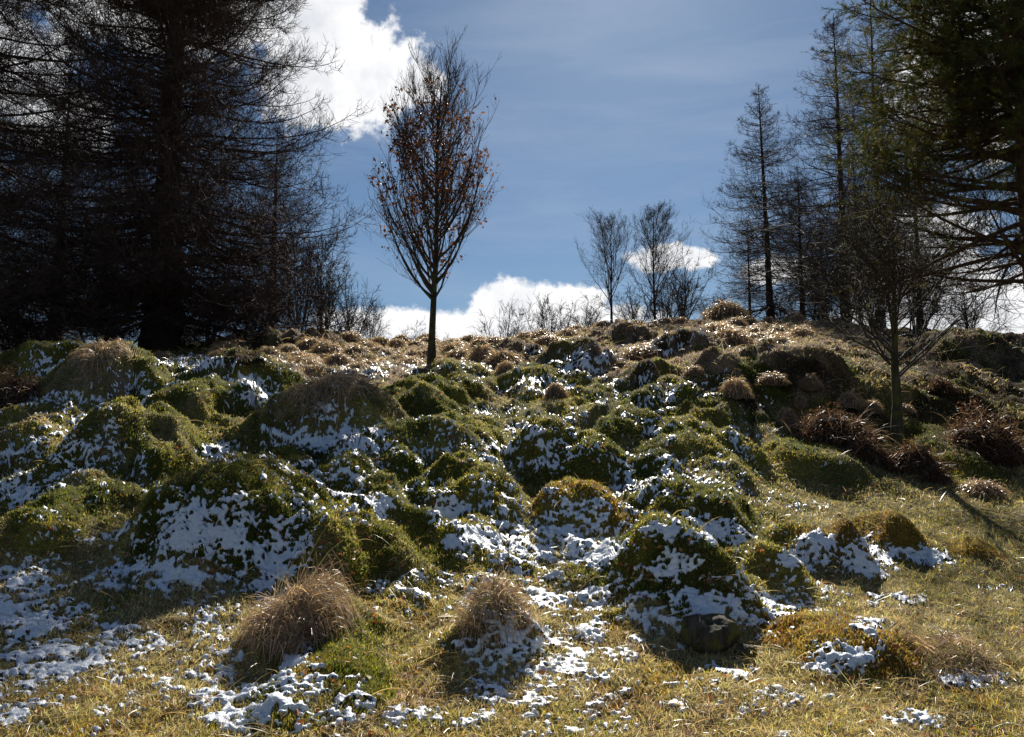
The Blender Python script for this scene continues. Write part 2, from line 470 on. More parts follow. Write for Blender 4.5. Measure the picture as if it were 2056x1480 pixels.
# ------------------------------------------------------------------ snow amount
SNOW = [(385,728,85,16,1.2),(505,785,62,36,.9),(130,808,95,20,1.0),(165,915,45,55,.75),(20,985,60,32,.9),(700,885,120,36,.95),(560,870,60,30,.5),
 (430,1055,115,75,.85),(560,1115,70,60,.85),(745,1012,62,38,.95),(300,1160,130,34,.95),(60,1165,70,45,.9),(60,1240,150,40,.9),(110,1330,150,45,.95),
 (260,1290,110,45,.75),(430,1350,60,34,.7),(440,908,50,22,.8),(905,1010,45,48,.8),(1010,1085,110,40,.95),(1150,1100,120,40,1.0),(1200,1040,70,45,.8),
 (960,1170,90,20,.8),(1130,1195,110,30,.75),(820,1190,70,40,.6),(1000,1300,75,50,.9),(1085,1345,70,30,.8),(605,1365,55,55,.95),(500,1425,120,45,1.0),
 (690,1420,50,50,.7),(835,1440,55,20,.8),(1395,950,50,25,.7),(1440,990,90,28,.6),(1400,1068,120,28,.85),(1330,1135,70,45,.65),(1350,1230,130,45,1.0),
 (1510,1225,80,45,.95),(1605,1205,75,36,.7),(1630,1108,60,45,.95),(1745,1122,75,40,1.0),(1860,1118,70,24,.75),(1690,1318,70,38,.85),(1460,1355,70,18,.7),
 (1580,1395,80,16,.6),(1950,1368,85,18,.8),(1840,1450,60,18,.7),(1790,1205,70,12,.65),(1740,1258,50,16,.65),(1085,775,70,24,.85),(1165,732,70,34,.8),
 (1010,825,80,14,.75),(760,742,110,14,.7),(1090,905,45,48,.7),(1180,900,40,20,.4),(1235,765,40,20,.5),(1260,870,60,30,.3),(1400,900,80,20,.5),
 (1985,1180,60,10,.5),(1680,940,50,12,.3),(1000,735,40,14,.5),(1500,1160,60,50,.4),(220,1075,60,30,.5),(1240,1220,60,40,.5),(20,1440,40,20,.6),
 (1350,800,70,30,.3),(660,960,50,40,.3),(980,945,60,40,.4),(820,940,50,40,.35),(980,1455,60,14,.4),(1590,1010,90,14,.35),(1330,1400,200,30,.2),(880,740,60,12,.5),(950,760,50,12,.5),(240,870,60,24,.3)]
def hk_top(x, y):
    """1 on the sunny crowns of the hummocks, where the snow has gone first"""
    t = np.zeros(x.size)
    for (cx, cy, rx, ry, hh) in HC:
        t = np.maximum(t, 1 - sstep(.35, .9, np.hypot((x - cx) / rx, (y - cy - .25 * ry) / ry)))
    return t
def snow_amount(x, y, z, hf, front_face):
    px_, py_ = to_pix(x, y, z)
    dens = np.zeros(x.size)
    for (a_, b_, c_, d_, s_) in SNOW:
        dens = np.maximum(dens, s_ * blob(px_, py_, a_, b_, c_, d_, 0.55))
    gen = 0.52 * (1 - sstep(1350, 1700, px_)) * (y < 24) * sstep(.42, .62, fbm(x * .8, y * .8, 99, 2))
    dens = np.maximum(np.minimum(dens, .85) * (0.72 + .5 * fbm(x * 1.7, y * 1.7, 98, 2)), gen)
    q = y + 1.15 * z
    n = 0.30 * fbm(x * 5.0, q * 5.0, 101, 2) + 0.36 * fbm(x * 14, q * 14, 111, 2) + 0.34 * fbm(x * 34, q * 34, 121, 1)
    n = np.clip((n - 0.5) * 2.0 + 0.5, 0, 1)
    top = hk_top(x, y)
    return n - (0.84 - 0.54 * dens) - 0.14 * top + 0.05 * front_face * (dens > .1) - (dens < .05) * .5, dens
ff = np.clip(-NRM[..., 1].ravel() * 1.6, -0.8, 1)
sn, dens_g = snow_amount(gx, gy, gzv, None, ff)
sn[(gy < 3) | ~front | (gy > 26)] = -1
# keep snow off the very tops of moss hummocks, where the sun strikes
print('cover', time.time() - T0)

# ------------------------------------------------------------------ mesh + material helpers
def mk_mesh(name, V, quads=None, tris=None, mat=None, tint=None, smooth=False):
    me = bpy.data.meshes.new(name)
    V = np.ascontiguousarray(V, np.float32)
    q = np.zeros((0, 4), np.int32) if quads is None else np.asarray(quads, np.int32)
    t = np.zeros((0, 3), np.int32) if tris is None else np.asarray(tris, np.int32)
    me.vertices.add(len(V)); me.vertices.foreach_set('co', V.ravel())
    nl = q.size + t.size
    me.loops.add(nl); me.loops.foreach_set('vertex_index', np.concatenate([q.ravel(), t.ravel()]).astype(np.int32))
    npoly = len(q) + len(t)
    me.polygons.add(npoly)
    st = np.concatenate([np.arange(len(q)) * 4, q.size + np.arange(len(t)) * 3]).astype(np.int32)
    me.polygons.foreach_set('loop_start', st)
    me.polygons.foreach_set('use_smooth', np.full(npoly, smooth))
    if tint is not None:
        at = me.color_attributes.new('tint', 'FLOAT_COLOR', 'POINT')
        c = np.ones((len(V), 4), np.float32); c[:, :3] = tint
        at.data.foreach_set('color', c.ravel())
    if mat: me.materials.append(mat)
    me.update(calc_edges=True)
    return me

def link(name, me, parent=None, loc=None, **props):
    o = bpy.data.objects.new(name, me)
    sc.collection.objects.link(o)
    if parent is not None: o.parent = parent
    if loc is not None: o.location = loc
    for k_, v_ in props.items(): o[k_] = v_
    return o

def new_mat(name):
    m = bpy.data.materials.new(name); m.use_nodes = True
    n = m.node_tree.nodes; n.clear()
    o = n.new('ShaderNodeOutputMaterial')
    return m, n, m.node_tree.links, o

def tint_mat(name, rough=0.8, transl=0.0, spec=0.3, bump=0.0, bscale=60.0, vary=0.25, vscale=30.0, sheen=0.0):
    m, n, l, o = new_mat(name)
    at = n.new('ShaderNodeAttribute'); at.attribute_name = 'tint'
    geo = n.new('ShaderNodeNewGeometry')
    nz = n.new('ShaderNodeTexNoise'); nz.inputs['Scale'].default_value = vscale; nz.inputs['Detail'].default_value = 5
    l.new(geo.outputs['Position'], nz.inputs['Vector'])
    mr_ = n.new('ShaderNodeMapRange'); l.new(nz.outputs[0], mr_.inputs[0]); mr_.inputs[1].default_value = .3; mr_.inputs[2].default_value = .7
    mr_.inputs[3].default_value = 1 - vary; mr_.inputs[4].default_value = 1 + vary
    mx = n.new('ShaderNodeVectorMath'); mx.operation = 'SCALE'
    l.new(at.outputs['Color'], mx.inputs[0]); l.new(mr_.outputs[0], mx.inputs['Scale'])
    p = n.new('ShaderNodeBsdfPrincipled'); l.new(mx.outputs[0], p.inputs['Base Color'])
    p.inputs['Roughness'].default_value = rough
    p.inputs['Specular IOR Level'].default_value = spec
    if sheen: p.inputs['Sheen Weight'].default_value = sheen
    if bump:
        b2 = n.new('ShaderNodeTexNoise'); b2.inputs['Scale'].default_value = bscale; b2.inputs['Detail'].default_value = 6; b2.inputs['Roughness'].default_value = .7
        l.new(geo.outputs['Position'], b2.inputs['Vector'])
        bp = n.new('ShaderNodeBump'); bp.inputs['Strength'].default_value = bump; bp.inputs['Distance'].default_value = 0.03
        l.new(b2.outputs[0], bp.inputs['Height']); l.new(bp.outputs[0], p.inputs['Normal'])
    if transl:
        tr = n.new('ShaderNodeBsdfTranslucent')
        br = n.new('ShaderNodeVectorMath'); br.operation = 'MULTIPLY'; l.new(mx.outputs[0], br.inputs[0]); br.inputs[1].default_value = (1.5, 1.45, 1.0)
        l.new(br.outputs[0], tr.inputs[0])
        ms = n.new('ShaderNodeMixShader'); ms.inputs[0].default_value = transl
        l.new(p.outputs[0], ms.inputs[1]); l.new(tr.outputs[0], ms.inputs[2]); l.new(ms.outputs[0], o.inputs[0])
    else:
        l.new(p.outputs[0], o.inputs[0])
    return m

M_ground = tint_mat('turf', .95, 0, .1, .9, 45, .35, 22)
M_blade = tint_mat('grass_blade', .45, .45, .5, 0, 60, .2, 12)
M_moss = tint_mat('moss_shoot', .6, .55, .35, 0, 60, .25, 9)
M_straw = tint_mat('straw', .38, .35, .5, 0, 60, .2, 15)
M_leaf = tint_mat('dry_leaf', .5, .4, .4, 0, 60, .2, 30)
M_needle = tint_mat('pine_needle', .6, .25, .2, 0, 60, .25, 3)

def bark_mat(name, c1, c2, scale=14, bump=.8, spec=.2, moss=None):
    m, n, l, o = new_mat(name)
    geo = n.new('ShaderNodeTexCoord')
    mp_ = n.new('ShaderNodeMapping'); mp_.inputs['Scale'].default_value = (1, 1, .25); l.new(geo.outputs['Object'], mp_.inputs[0])
    nz = n.new('ShaderNodeTexNoise'); nz.inputs['Scale'].default_value = scale; nz.inputs['Detail'].default_value = 7; nz.inputs['Roughness'].default_value = .7
    l.new(mp_.outputs[0], nz.inputs['Vector'])
    cr = n.new('ShaderNodeValToRGB'); l.new(nz.outputs[0], cr.inputs[0])
    cr.color_ramp.elements[0].position = .38; cr.color_ramp.elements[0].color = (*c1, 1)
    cr.color_ramp.elements[1].position = .65; cr.color_ramp.elements[1].color = (*c2, 1)
    col = cr.outputs[0]
    if moss:
        n2 = n.new('ShaderNodeTexNoise'); n2.inputs['Scale'].default_value = 5; n2.inputs['Detail'].default_value = 5
        l.new(geo.outputs['Object'], n2.inputs['Vector'])
        mr_ = n.new('ShaderNodeMapRange'); l.new(n2.outputs[0], mr_.inputs[0]); mr_.inputs[1].default_value = .48; mr_.inputs[2].default_value = .6
        mm = n.new('ShaderNodeMix'); mm.data_type = 'RGBA'; l.new(mr_.outputs[0], mm.inputs[0]); l.new(col, mm.inputs[6]); mm.inputs[7].default_value = (*moss, 1)
        col = mm.outputs[2]
    p = n.new('ShaderNodeBsdfPrincipled'); l.new(col, p.inputs['Base Color']); p.inputs['Roughness'].default_value = .8
    p.inputs['Specular IOR Level'].default_value = spec
    bp = n.new('ShaderNodeBump'); bp.inputs['Strength'].default_value = bump; bp.inputs['Distance'].default_value = .03
    l.new(nz.outputs[0], bp.inputs['Height']); l.new(bp.outputs[0], p.inputs['Normal']); l.new(p.outputs[0], o.inputs[0])
    return m
M_larch = bark_mat('larch_bark', (.016, .012, .010), (.045, .030, .024))
M_larchtwig = bark_mat('larch_twig', (.035, .022, .019), (.075, .048, .040), 6, .1, .3)
M_bark = bark_mat('mossy_bark', (.03, .025, .016), (.10, .085, .055), 22, .9, .2, (.10, .10, .02))
M_lonebark = bark_mat('lone_tree_bark', (.018, .015, .011), (.06, .05, .035), 22, .9, .2, (.07, .07, .02))
M_twig = bark_mat('bare_twig', (.032, .024, .019), (.075, .058, .045), 8, .1, .35)
M_pinebark = bark_mat('pine_bark', (.045, .028, .02), (.12, .07, .045))

m, n, l, o_ = new_mat('snow')
geo = n.new('ShaderNodeNewGeometry')
p = n.new('ShaderNodeBsdfPrincipled'); p.inputs['Roughness'].default_value = .42
n1 = n.new('ShaderNodeTexNoise'); n1.inputs['Scale'].default_value = 120; n1.inputs['Detail'].default_value = 3; l.new(geo.outputs['Position'], n1.inputs['Vector'])
n2 = n.new('ShaderNodeTexNoise'); n2.inputs['Scale'].default_value = 26; n2.inputs['Detail'].default_value = 6; n2.inputs['Roughness'].default_value = .65; l.new(geo.outputs['Position'], n2.inputs['Vector'])
cr = n.new('ShaderNodeValToRGB'); l.new(n2.outputs[0], cr.inputs[0]); cr.color_ramp.elements[0].color = (.52, .58, .67, 1); cr.color_ramp.elements[0].position = .3
cr.color_ramp.elements[1].color = (.71, .76, .84, 1); cr.color_ramp.elements[1].position = .6
l.new(cr.outputs[0], p.inputs['Base Color'])
b1 = n.new('ShaderNodeBump'); b1.inputs['Strength'].default_value = .6; b1.inputs['Distance'].default_value = .02; l.new(n2.outputs[0], b1.inputs['Height'])
b2 = n.new('ShaderNodeBump'); b2.inputs['Strength'].default_value = .6; b2.inputs['Distance'].default_value = .006; l.new(n1.outputs[0], b2.inputs['Height']); l.new(b1.outputs[0], b2.inputs['Normal'])
l.new(b2.outputs[0], p.inputs['Normal']); l.new(p.outputs[0], o_.inputs[0])
M_snow = m

# ------------------------------------------------------------------ ground sheet, split where the hummocks stand on it
idg = np.arange(NRR * NA).reshape(NRR, NA)
nxt = np.roll(idg, -1, axis=1)
quads = np.stack([idg[:-1], nxt[:-1], nxt[1:], idg[1:]], -1).reshape(-1, 4)[:, ::-1]
fid = gid[quads].max(1)
fid = np.where((gid[quads] >= 0).sum(1) >= 2, fid, -1)
GV = np.stack([gx, gy, gzv], 1)

def sub_mesh(name, fq, mat, origin):
    uq, inv = np.unique(fq.ravel(), return_inverse=True)
    return mk_mesh(name, GV[uq] - origin, quads=inv.reshape(-1, 4), mat=mat, tint=tint_g[uq], smooth=True)

link('ground', sub_mesh('ground', quads[fid < 0], M_ground, np.zeros(3)), kind='structure',
     label='rough hillside turf rising to a tussocky ridge')
hums = []
GRP = {'m': 'moss hummocks', 'y': 'moss hummocks', 's': 'moss hummocks', 'o': 'moss hummocks', 'b': 'brown humps below the ridge'}
for i_, (hx, hw, ht, hb, kd, lab) in enumerate(HUM):
    fq = quads[fid == i_]
    if len(fq) < 4:
        print('EMPTY HUMMOCK', i_, lab); hums.append(None); continue
    c = np.array([HC[i_, 0], HC[i_, 1], 0.0]); c[2] = float(base_h(c[0], c[1]))
    o = link('hummock', sub_mesh('hummock', fq, M_ground, c), loc=c, label=lab, category='hummock', group=GRP[kd])
    hums.append(o)

# ------------------------------------------------------------------ snow lying on it
def up2(a):
    """midpoints between neighbouring rows and columns of the in-frame part of the sheet"""
    b = np.empty((a.shape[0] * 2 - 1,) + a.shape[1:]); b[::2] = a; b[1::2] = (a[1:] + a[:-1]) / 2
    c = np.empty((b.shape[0], b.shape[1] * 2 - 1) + a.shape[2:]); c[:, ::2] = b; c[:, 1::2] = (b[:, 1:] + b[:, :-1]) / 2
    return c
r0, r1_ = 7, 7 + NR; c0 = int(np.argmin(np.abs(azs + R(35)))); c1_ = c0 + NAZ
GU = up2(G3[r0:r1_, c0:c1_]); NU = up2(NRM[r0:r1_, c0:c1_]); su = GU.shape[:2]
fu = GU.reshape(-1, 3); nu_ = NU.reshape(-1, 3)
snu, _ = snow_amount(fu[:, 0], fu[:, 1], fu[:, 2], None, np.clip(-nu_[:, 1] * 1.6, -.8, 1))
snu[(fu[:, 1] < 3) | (fu[:, 1] > 26)] = -1
iu = np.arange(su[0] * su[1]).reshape(su)
qu = np.stack([iu[:-1, :-1], iu[1:, :-1], iu[1:, 1:], iu[:-1, 1:]], -1).reshape(-1, 4)[:, ::-1]
qu = qu[(snu[qu] > -.07).all(1) & (snu[qu].max(1) > 0)]
uq, inv = np.unique(qu.ravel(), return_inverse=True)
fs = qu
th = np.clip(snu[uq] / 0.16, -1, 1)
xx, yy_, zz_ = fu[uq].T
lump = fbm(xx * 24, (yy_ + 1.15 * zz_) * 24, 131, 2)
hgt = np.where(th > 0, (0.016 + .0006 * yy_) * np.clip(th, 0, 1) ** .7 * (0.6 + .8 * lump), 0.05 * th) - 0.001
SV = fu[uq] + hgt[:, None] * (nu_[uq] * 0.8 + np.array([0, 0, 0.4]))
link('snow', mk_mesh('snow', SV, quads=inv.reshape(-1, 4), mat=M_snow, smooth=True), kind='stuff', label='thin melting snow lying in broken patches on moss and grass')
print('snow faces', len(fs), time.time() - T0)

# ------------------------------------------------------------------ blades
def unit(v):
    return v / (np.linalg.norm(v, axis=-1, keepdims=True) + 1e-9)

def strips(P0, D, side, length, width, droop, K):
    """bent tapering blades: returns verts, quads, tris. D direction, droop = how much the tip falls"""
    n = len(P0); V = []
    p = P0.copy(); d = D.copy()
    for k_ in range(K):
        wk = width * (1 - 0.75 * (k_ / K))
        V += [p - side * wk[:, None] / 2, p + side * wk[:, None] / 2]
        p = p + d * (length / K)[:, None]
        d = unit(d + droop[:, None] * np.array([0, 0, -1.0]) / K)
    V.append(p)
    m_ = 2 * K + 1
    Vv = np.stack(V, 1).reshape(-1, 3)
    b = np.arange(n)[:, None] * m_
    q = np.concatenate([b + np.array([[2 * k_, 2 * k_ + 1, 2 * k_ + 3, 2 * k_ + 2]]) for k_ in range(K - 1)], 0) if K > 1 else None
    t = b + np.array([[2 * K - 2, 2 * K - 1, 2 * K]])
    return Vv, q, t, m_

def rnd_unit_xy(n):
    a = rng.uniform(0, 2 * np.pi, n)
    return np.stack([np.cos(a), np.sin(a), np.zeros(n)], 1)

# sample positions on the sheet: screen-uniform where it shows, thin where hidden
flat_idx = np.arange(NRR * NA).reshape(NRR, NA)
inr = (np.abs(A) < R(37)) & (RR > 3.5) & (RR < 42)
wt = np.where(VIS, 1.0, 0.13) * inr
wt *= np.where(np.abs(A) < R(33.5), 1, .5)
wt = wt.ravel()
# area-of-view weight: rows close together in the picture need fewer
dE = np.abs(np.gradient(E, axis=0)).ravel()
wt *= np.clip(dE / np.percentile(dE[wt > 0], 60), 0.35, 3.0)
wt[(sn > 0.035)] *= 0.05
wt[(gy > 19)] *= .8
def sample(n):
    k_ = rng.choice(len(wt), n, p=wt / wt.sum())
    r_, c_ = k_ // NA, k_ % NA
    fr, fc = rng.uniform(-.5, .5, n), rng.uniform(-.5, .5, n)
    r2 = np.clip(r_ + np.sign(fr).astype(int), 0, NRR - 1); c2_ = np.clip(c_ + np.sign(fc).astype(int), 0, NA - 1)
    P = G3[r_, c_] + (G3[r2, c_] - G3[r_, c_]) * np.abs(fr)[:, None] + (G3[r_, c2_] - G3[r_, c_]) * np.abs(fc)[:, None]
    return k_, P, NRM[r_, c_]

def emit(name, P, K, Vv, q, t, mv, tint_n, mat, hid, gname, hname):
    """split the blades between the ground and each hummock and link them"""
    tv = np.repeat(tint_n, mv, axis=0)
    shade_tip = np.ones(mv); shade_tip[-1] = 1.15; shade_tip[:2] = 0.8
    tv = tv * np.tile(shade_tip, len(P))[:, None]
    n = len(P)
    for h_ in [-1] + list(range(len(HUM))):
        b = np.nonzero(hid == h_)[0]
        if len(b) == 0 or (h_ >= 0 and hums[h_] is None): continue
        sel = (b[:, None] * mv + np.arange(mv)[None]).ravel()
        remap = np.arange(len(b)) * mv
        tq = None
        base_ = remap[:, None]
        tq = np.concatenate([base_ + np.array([[2 * k_, 2 * k_ + 1, 2 * k_ + 3, 2 * k_ + 2]]) for k_ in range(K - 1)], 0) if K > 1 else None
        tt_ = base_ + np.array([[2 * K - 2, 2 * K - 1, 2 * K]])
        if h_ < 0:
            link(gname, mk_mesh(gname, Vv[sel], tq, tt_, mat, tv[sel]), kind='stuff', label=GL[gname])
        else:
            c = np.array(hums[h_].location)
            o = link(hname, mk_mesh(hname, Vv[sel] - c, tq, tt_, mat, tv[sel]), parent=hums[h_], kind='stuff')
GL = {'moss': 'low moss shoots covering the slope between the hummocks', 'grass': 'short dry grass on the slope and the foreground',
      'straw': 'long bleached straw lying about on the grass', 'litter': 'tan and orange dead leaf scraps on the grass'}

# moss shoots
nM = 430000
k_, P, Nn = sample(nM)
Wb = Wg[k_]
cum = Wb.cumsum(1); kd_ = (rng.uniform(0, 1, nM)[:, None] > cum).sum(1).clip(0, 6)
mossy = np.isin(kd_, [0, 1, 5, 4])
dist = np.linalg.norm(P - np.array([0, 0, EYE]), axis=1)
b = mossy
Pm, Nm, km, dm, hm = P[b], Nn[b], kd_[b], dist[b], gid[k_][b]
nm = len(Pm)
sz = rng.uniform(.6, 1.5, nm) * np.where(km == 0, 1.0, .8)
ln = sz * (0.026 + 0.0011 * dm)
wd = (0.0045 + 0.00062 * dm) * rng.uniform(.7, 1.3, nm)
dirv = unit(Nm * .7 + np.array([0, 0, .7]) + rng.normal(0, .45, (nm, 3)))
side = unit(np.cross(dirv, rng.normal(0, 1, (nm, 3))))
tn = PAL[km] * rng.uniform(.6, 1.5, (nm, 1)) * (1 + rng.normal(0, .10, (nm, 3)))
Vv, q, t, mv = strips(Pm - Nm * .006, dirv, side, ln, wd, np.zeros(nm), 1)
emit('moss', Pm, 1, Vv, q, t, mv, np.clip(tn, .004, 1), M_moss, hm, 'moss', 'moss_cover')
# grass blades
b = ~mossy
Pm, Nm, km, dm, hm = P[b], Nn[b], kd_[b], dist[b], gid[k_][b]
nm = len(Pm)
ln = rng.uniform(.5, 1.6, nm) * (0.030 + 0.0022 * dm) * np.where(hm >= 0, .62, 1.0)
wd = (0.0024 + 0.00055 * dm) * rng.uniform(.7, 1.3, nm)
dirv = unit(Nm * .35 + np.array([0, 0, .35]) + rng.normal(0, .5, (nm, 3)))
side = unit(np.cross(dirv, rng.normal(0, 1, (nm, 3))))
tn = PAL[km] * rng.uniform(.6, 1.55, (nm, 1)) * (1 + rng.normal(0, .08, (nm, 3)))
Vv, q, t, mv = strips(Pm - Nm * .004, dirv, side, ln, wd, rng.uniform(.2, 1.6, nm), 2)
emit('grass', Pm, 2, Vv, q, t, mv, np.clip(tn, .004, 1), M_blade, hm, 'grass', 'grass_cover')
# long straws, more in the foreground and on straw hummocks
k_, P, Nn = sample(26000)
keep = rng.uniform(0, 1, len(k_)) * np.where(gid[k_] >= 0, 2.2, 1.0) < (0.10 + 1.2 * (Wg[k_][:, 2] + Wg[k_][:, 3]) ** 1.2)
k_, P, Nn = k_[keep], P[keep], Nn[keep]
nm = len(P); dm = np.linalg.norm(P, axis=1)
ln = rng.uniform(.5, 1.9, nm) ** 1.2 * (0.10 + .006 * dm)
wd = (0.0022 + 0.00042 * dm) * rng.uniform(.7, 1.4, nm)
dirv = unit(Nn * .25 + rnd_unit_xy(nm) * 0.8 + np.array([0, 0, .12]) + rng.normal(0, .2, (nm, 3)))
side = unit(np.cross(dirv, rng.normal(0, 1, (nm, 3))))
tn = np.array([.40, .31, .16]) * rng.uniform(.45, 1.5, (nm, 1)) * (1 + rng.normal(0, .06, (nm, 3)))
Vv, q, t, mv = strips(P + Nn * .006, dirv, side, ln, wd, rng.uniform(.3, 1.5, nm), 4)
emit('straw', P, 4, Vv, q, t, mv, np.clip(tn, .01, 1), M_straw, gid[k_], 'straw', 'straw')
# dead leaf scraps
k_, P, Nn = sample(3000)
nm = len(P); a_ = unit(np.cross(Nn, rng.normal(0, 1, (nm, 3)))); c_ = np.cross(Nn, a_)
s_ = rng.uniform(.008, .026, nm)[:, None] * (1 + .05 * P[:, 1:2])
up = Nn * s_ * rng.uniform(0, .8, (nm, 1))
Vv = np.stack([P + Nn * .012 - a_ * s_, P + Nn * .012 + c_ * s_ * .6 + up, P + Nn * .014 + a_ * s_, P + Nn * .012 - c_ * s_ * .6 + up], 1).reshape(-1, 3)
cols = np.array([[.30, .10, .03], [.18, .08, .04], [.42, .20, .06], [.35, .26, .16]])[rng.integers(0, 4, nm)]
link('fallen_leaves', mk_mesh('fallen_leaves', Vv, quads=np.arange(nm * 4).reshape(-1, 4), mat=M_leaf, tint=np.repeat(cols, 4, 0)), kind='stuff', label=GL['litter'])
print('blades', time.time() - T0)

# ------------------------------------------------------------------ tussocks
def tussock_mesh(seed, n=700, h=0.5, rad=0.5, wide=.006, spread=1.0, dark=0.0, loops=0.0):
    """thatch of straw that fountains from the crown and hangs down all round"""
    g = np.random.default_rng(seed)
    phi = g.uniform(0, 2 * np.pi, n); rr_ = g.uniform(0, 1, n) ** .6 * .98
    P = np.stack([np.cos(phi) * rr_ * rad, np.sin(phi) * rr_ * rad, h * (1 - rr_ ** 2.4)], 1)
    P *= 1 + g.normal(0, .04, (n, 1))
    phi2 = phi + g.normal(0, .6, n)
    o_ = np.stack([np.cos(phi2), np.sin(phi2), np.zeros(n)], 1)
    d = unit(o_ * (0.30 + rr_[:, None] * .35) * spread + np.array([0, 0, 1.0]) * (.55 - rr_[:, None] * .75) + g.normal(0, .34 + .22 * (loops > 1), (n, 3)))
    side = unit(np.cross(d, g.normal(0, 1, (n, 3))))
    ln = g.uniform(.25, .85, n) * rad * (1.0 + loops * (g.uniform(0, 1, n) < .2) * (rr_ < .6))
    Vv, q, t, mv = strips(P, d, side, ln, wide * g.uniform(.6, 1.4, n), g.uniform(1.8, 5.5, n), 5)
    base_c = np.array([.40, .29, .20]) * (1 - dark)
    tn = base_c * (g.uniform(.35, 1.3, (n, 1)) + .9 * (g.uniform(0, 1, (n, 1)) < .15)) * (1 + g.normal(0, .06, (n, 3)))
    Vv[:, 2] = np.maximum(Vv[:, 2], -.12)
    return mk_mesh('thatch', Vv, q, t, M_straw, np.clip(np.repeat(tn, mv, 0), .01, 1))

def mound_mesh(seed, h=.37, rad=.44, col=(.12, .080, .055)):
    g = np.random.default_rng(seed)
    nu, nv = 22, 9
    V = [(0, 0, h)]
    for j_ in range(1, nv + 1):
        t_ = j_ / nv
        for i_ in range(nu):
            a_ = 2 * math.pi * i_ / nu
            r_ = rad * (t_ ** .8) * 1.0
            zz = h * (1 - t_ ** 2.6) - (0.15 if j_ == nv else 0)
            V.append((r_ * math.cos(a_), r_ * math.sin(a_), zz))
    V = np.array(V); nn = fbm(V[:, 0] * 5 / rad * .4 + seed, V[:, 1] * 5 / rad * .4, seed, 3)
    V[:, :2] *= (0.85 + .4 * nn)[:, None]; V[:, 2] += (nn - .5) * h * .5
    tr = [(0, 1 + i_, 1 + (i_ + 1) % nu) for i_ in range(nu)]
    qd = [(1 + (j_ - 1) * nu + i_, 1 + j_ * nu + i_, 1 + j_ * nu + (i_ + 1) % nu, 1 + (j_ - 1) * nu + (i_ + 1) % nu) for j_ in range(1, nv) for i_ in range(nu)]
    c = np.array(col) * (0.6 + .9 * nn)[:, None]
    return mk_mesh('mound', V, qd, tr, M_ground, c, True)

TPL = [(tussock_mesh(100 + i_, 900, .44, .52, .018, dark=.08 * i_), mound_mesh(200 + i_)) for i_ in range(4)]
tus_n = 0
def add_tussock(x, y, s, label, group, tpl=None, zs=1.0, hide=False):
    global tus_n
    tp = TPL[tpl if tpl is not None else tus_n % 4]
    tus_n += 1
    root = bpy.data.objects.new('grass_tussock', None); sc.collection.objects.link(root)
    root.location = (x, y, gz(x, y) - .05 * s); root.rotation_euler = (0, 0, rng.uniform(0, 6.28)); root.scale = (s, s, s * zs)
    root['label'] = label; root['category'] = 'grass tussock'
    if group: root['group'] = group
    link('thatch', tp[0], root); link('mound', tp[1], root)
    root.empty_display_size = .1
    return root
# named ones, by where they stand: px, foot row, width px
NAMED = [(1485, 822, 62, 1.15, 'pale straw tussock at the left end of the row under the bank'),
 (1586, 852, 40, 1.5, 'tall narrow straw tussock left of the big bracken heap'),
 (1612, 818, 28, 1.5, 'thin pointed straw tussock behind the tall narrow one'),
 (1636, 802, 44, 1.2, 'dull round tussock in the shade of the bank'),
 (1716, 838, 50, 1.1, 'straw tussock just left of the right tree trunk, behind bracken'),
 (1757, 842, 46, 1.0, 'straw tussock almost touching the right tree trunk'),
 (1822, 848, 44, .8, 'low straw tussock just right of the right tree trunk'),
 (1118, 826, 46, 1.3, 'small round brown tussock alone on the slope right of the snow-fronted hummock'),
 (1016, 768, 42, 1.2, 'pointed brown tussock at the left end of the snow-fronted hummock'),
 (968, 742, 62, 1.1, 'rounded tussock with snow at its foot, right of the lone tree'),
 (903, 722, 40, 1.2, 'upright tussock directly right of the lone tree trunk'),
 (672, 740, 62, .9, 'round tussock at the left edge of the snowy shelf on the ridge slope'),
 (765, 732, 60, .8, 'broad tussock on the ridge slope left of the lone tree'),
 (818, 728, 46, .9, 'small tussock next left of the lone tree trunk'),
 (1560, 805, 60, .7, 'flattened straw tussock merging with the vivid green cushion'),
 (1400, 770, 44, .8, 'little tan tussock at the foot of the bank'),
 (1995, 1003, 90, .6, 'dark matted tussock on the shaded grass at the right edge'),
 (315, 735, 60, .9, 'wispy pale tussock at the foot of the big larch')]
for (tx, tb, tw, zs, lab) in NAMED:
    fx, fy = hit(tx, tb)
    s = tw * fy / FPX / 1.0
    add_tussock(fx, fy + s * .45, s, lab, None, zs=zs)
# the crowd along the ridge
placed = []
tries = 0
while len(placed) < 190 and tries < 6000:
    tries += 1
    px_ = rng.uniform(430, 1760)
    yy0 = rng.uniform(18.3, 38)
    u = pix(px_, 700)[0]
    x, y = u * yy0, yy0
    if px_ > 1640 and y < 24: continue
    s = rng.uniform(.5, 1.15) * (1.0 if y < 27 else .9)
    if any((x - a_) ** 2 + (y - b_) ** 2 < (0.42 * (s + c_)) ** 2 for a_, b_, c_ in placed): continue
    hf, ii = hum_field(np.array([x]), np.array([y]))
    if abs(px_ - 870) < 40 and y < 20 or ii[0] >= 0: continue
    placed.append((x, y, s))
for x, y, s in placed:
    qx = float(to_pix(x, y, gz(x, y))[0])
    side_ = ('under the left thicket' if qx < 700 else 'just left of the lone tree' if qx < 868 else 'between the lone tree and the birches' if qx < 1210 else 'below the birches' if qx < 1420 else 'below the right-hand larches')
    row_ = 'high on the crest' if y > 29 else 'low on the ridge slope' if y < 23.5 else 'halfway up the ridge'
    add_tussock(x, y, s, 'brown grass tussock %s, %s' % (row_, side_), 'tussocks crowding the ridge', zs=rng.uniform(.5, .95))
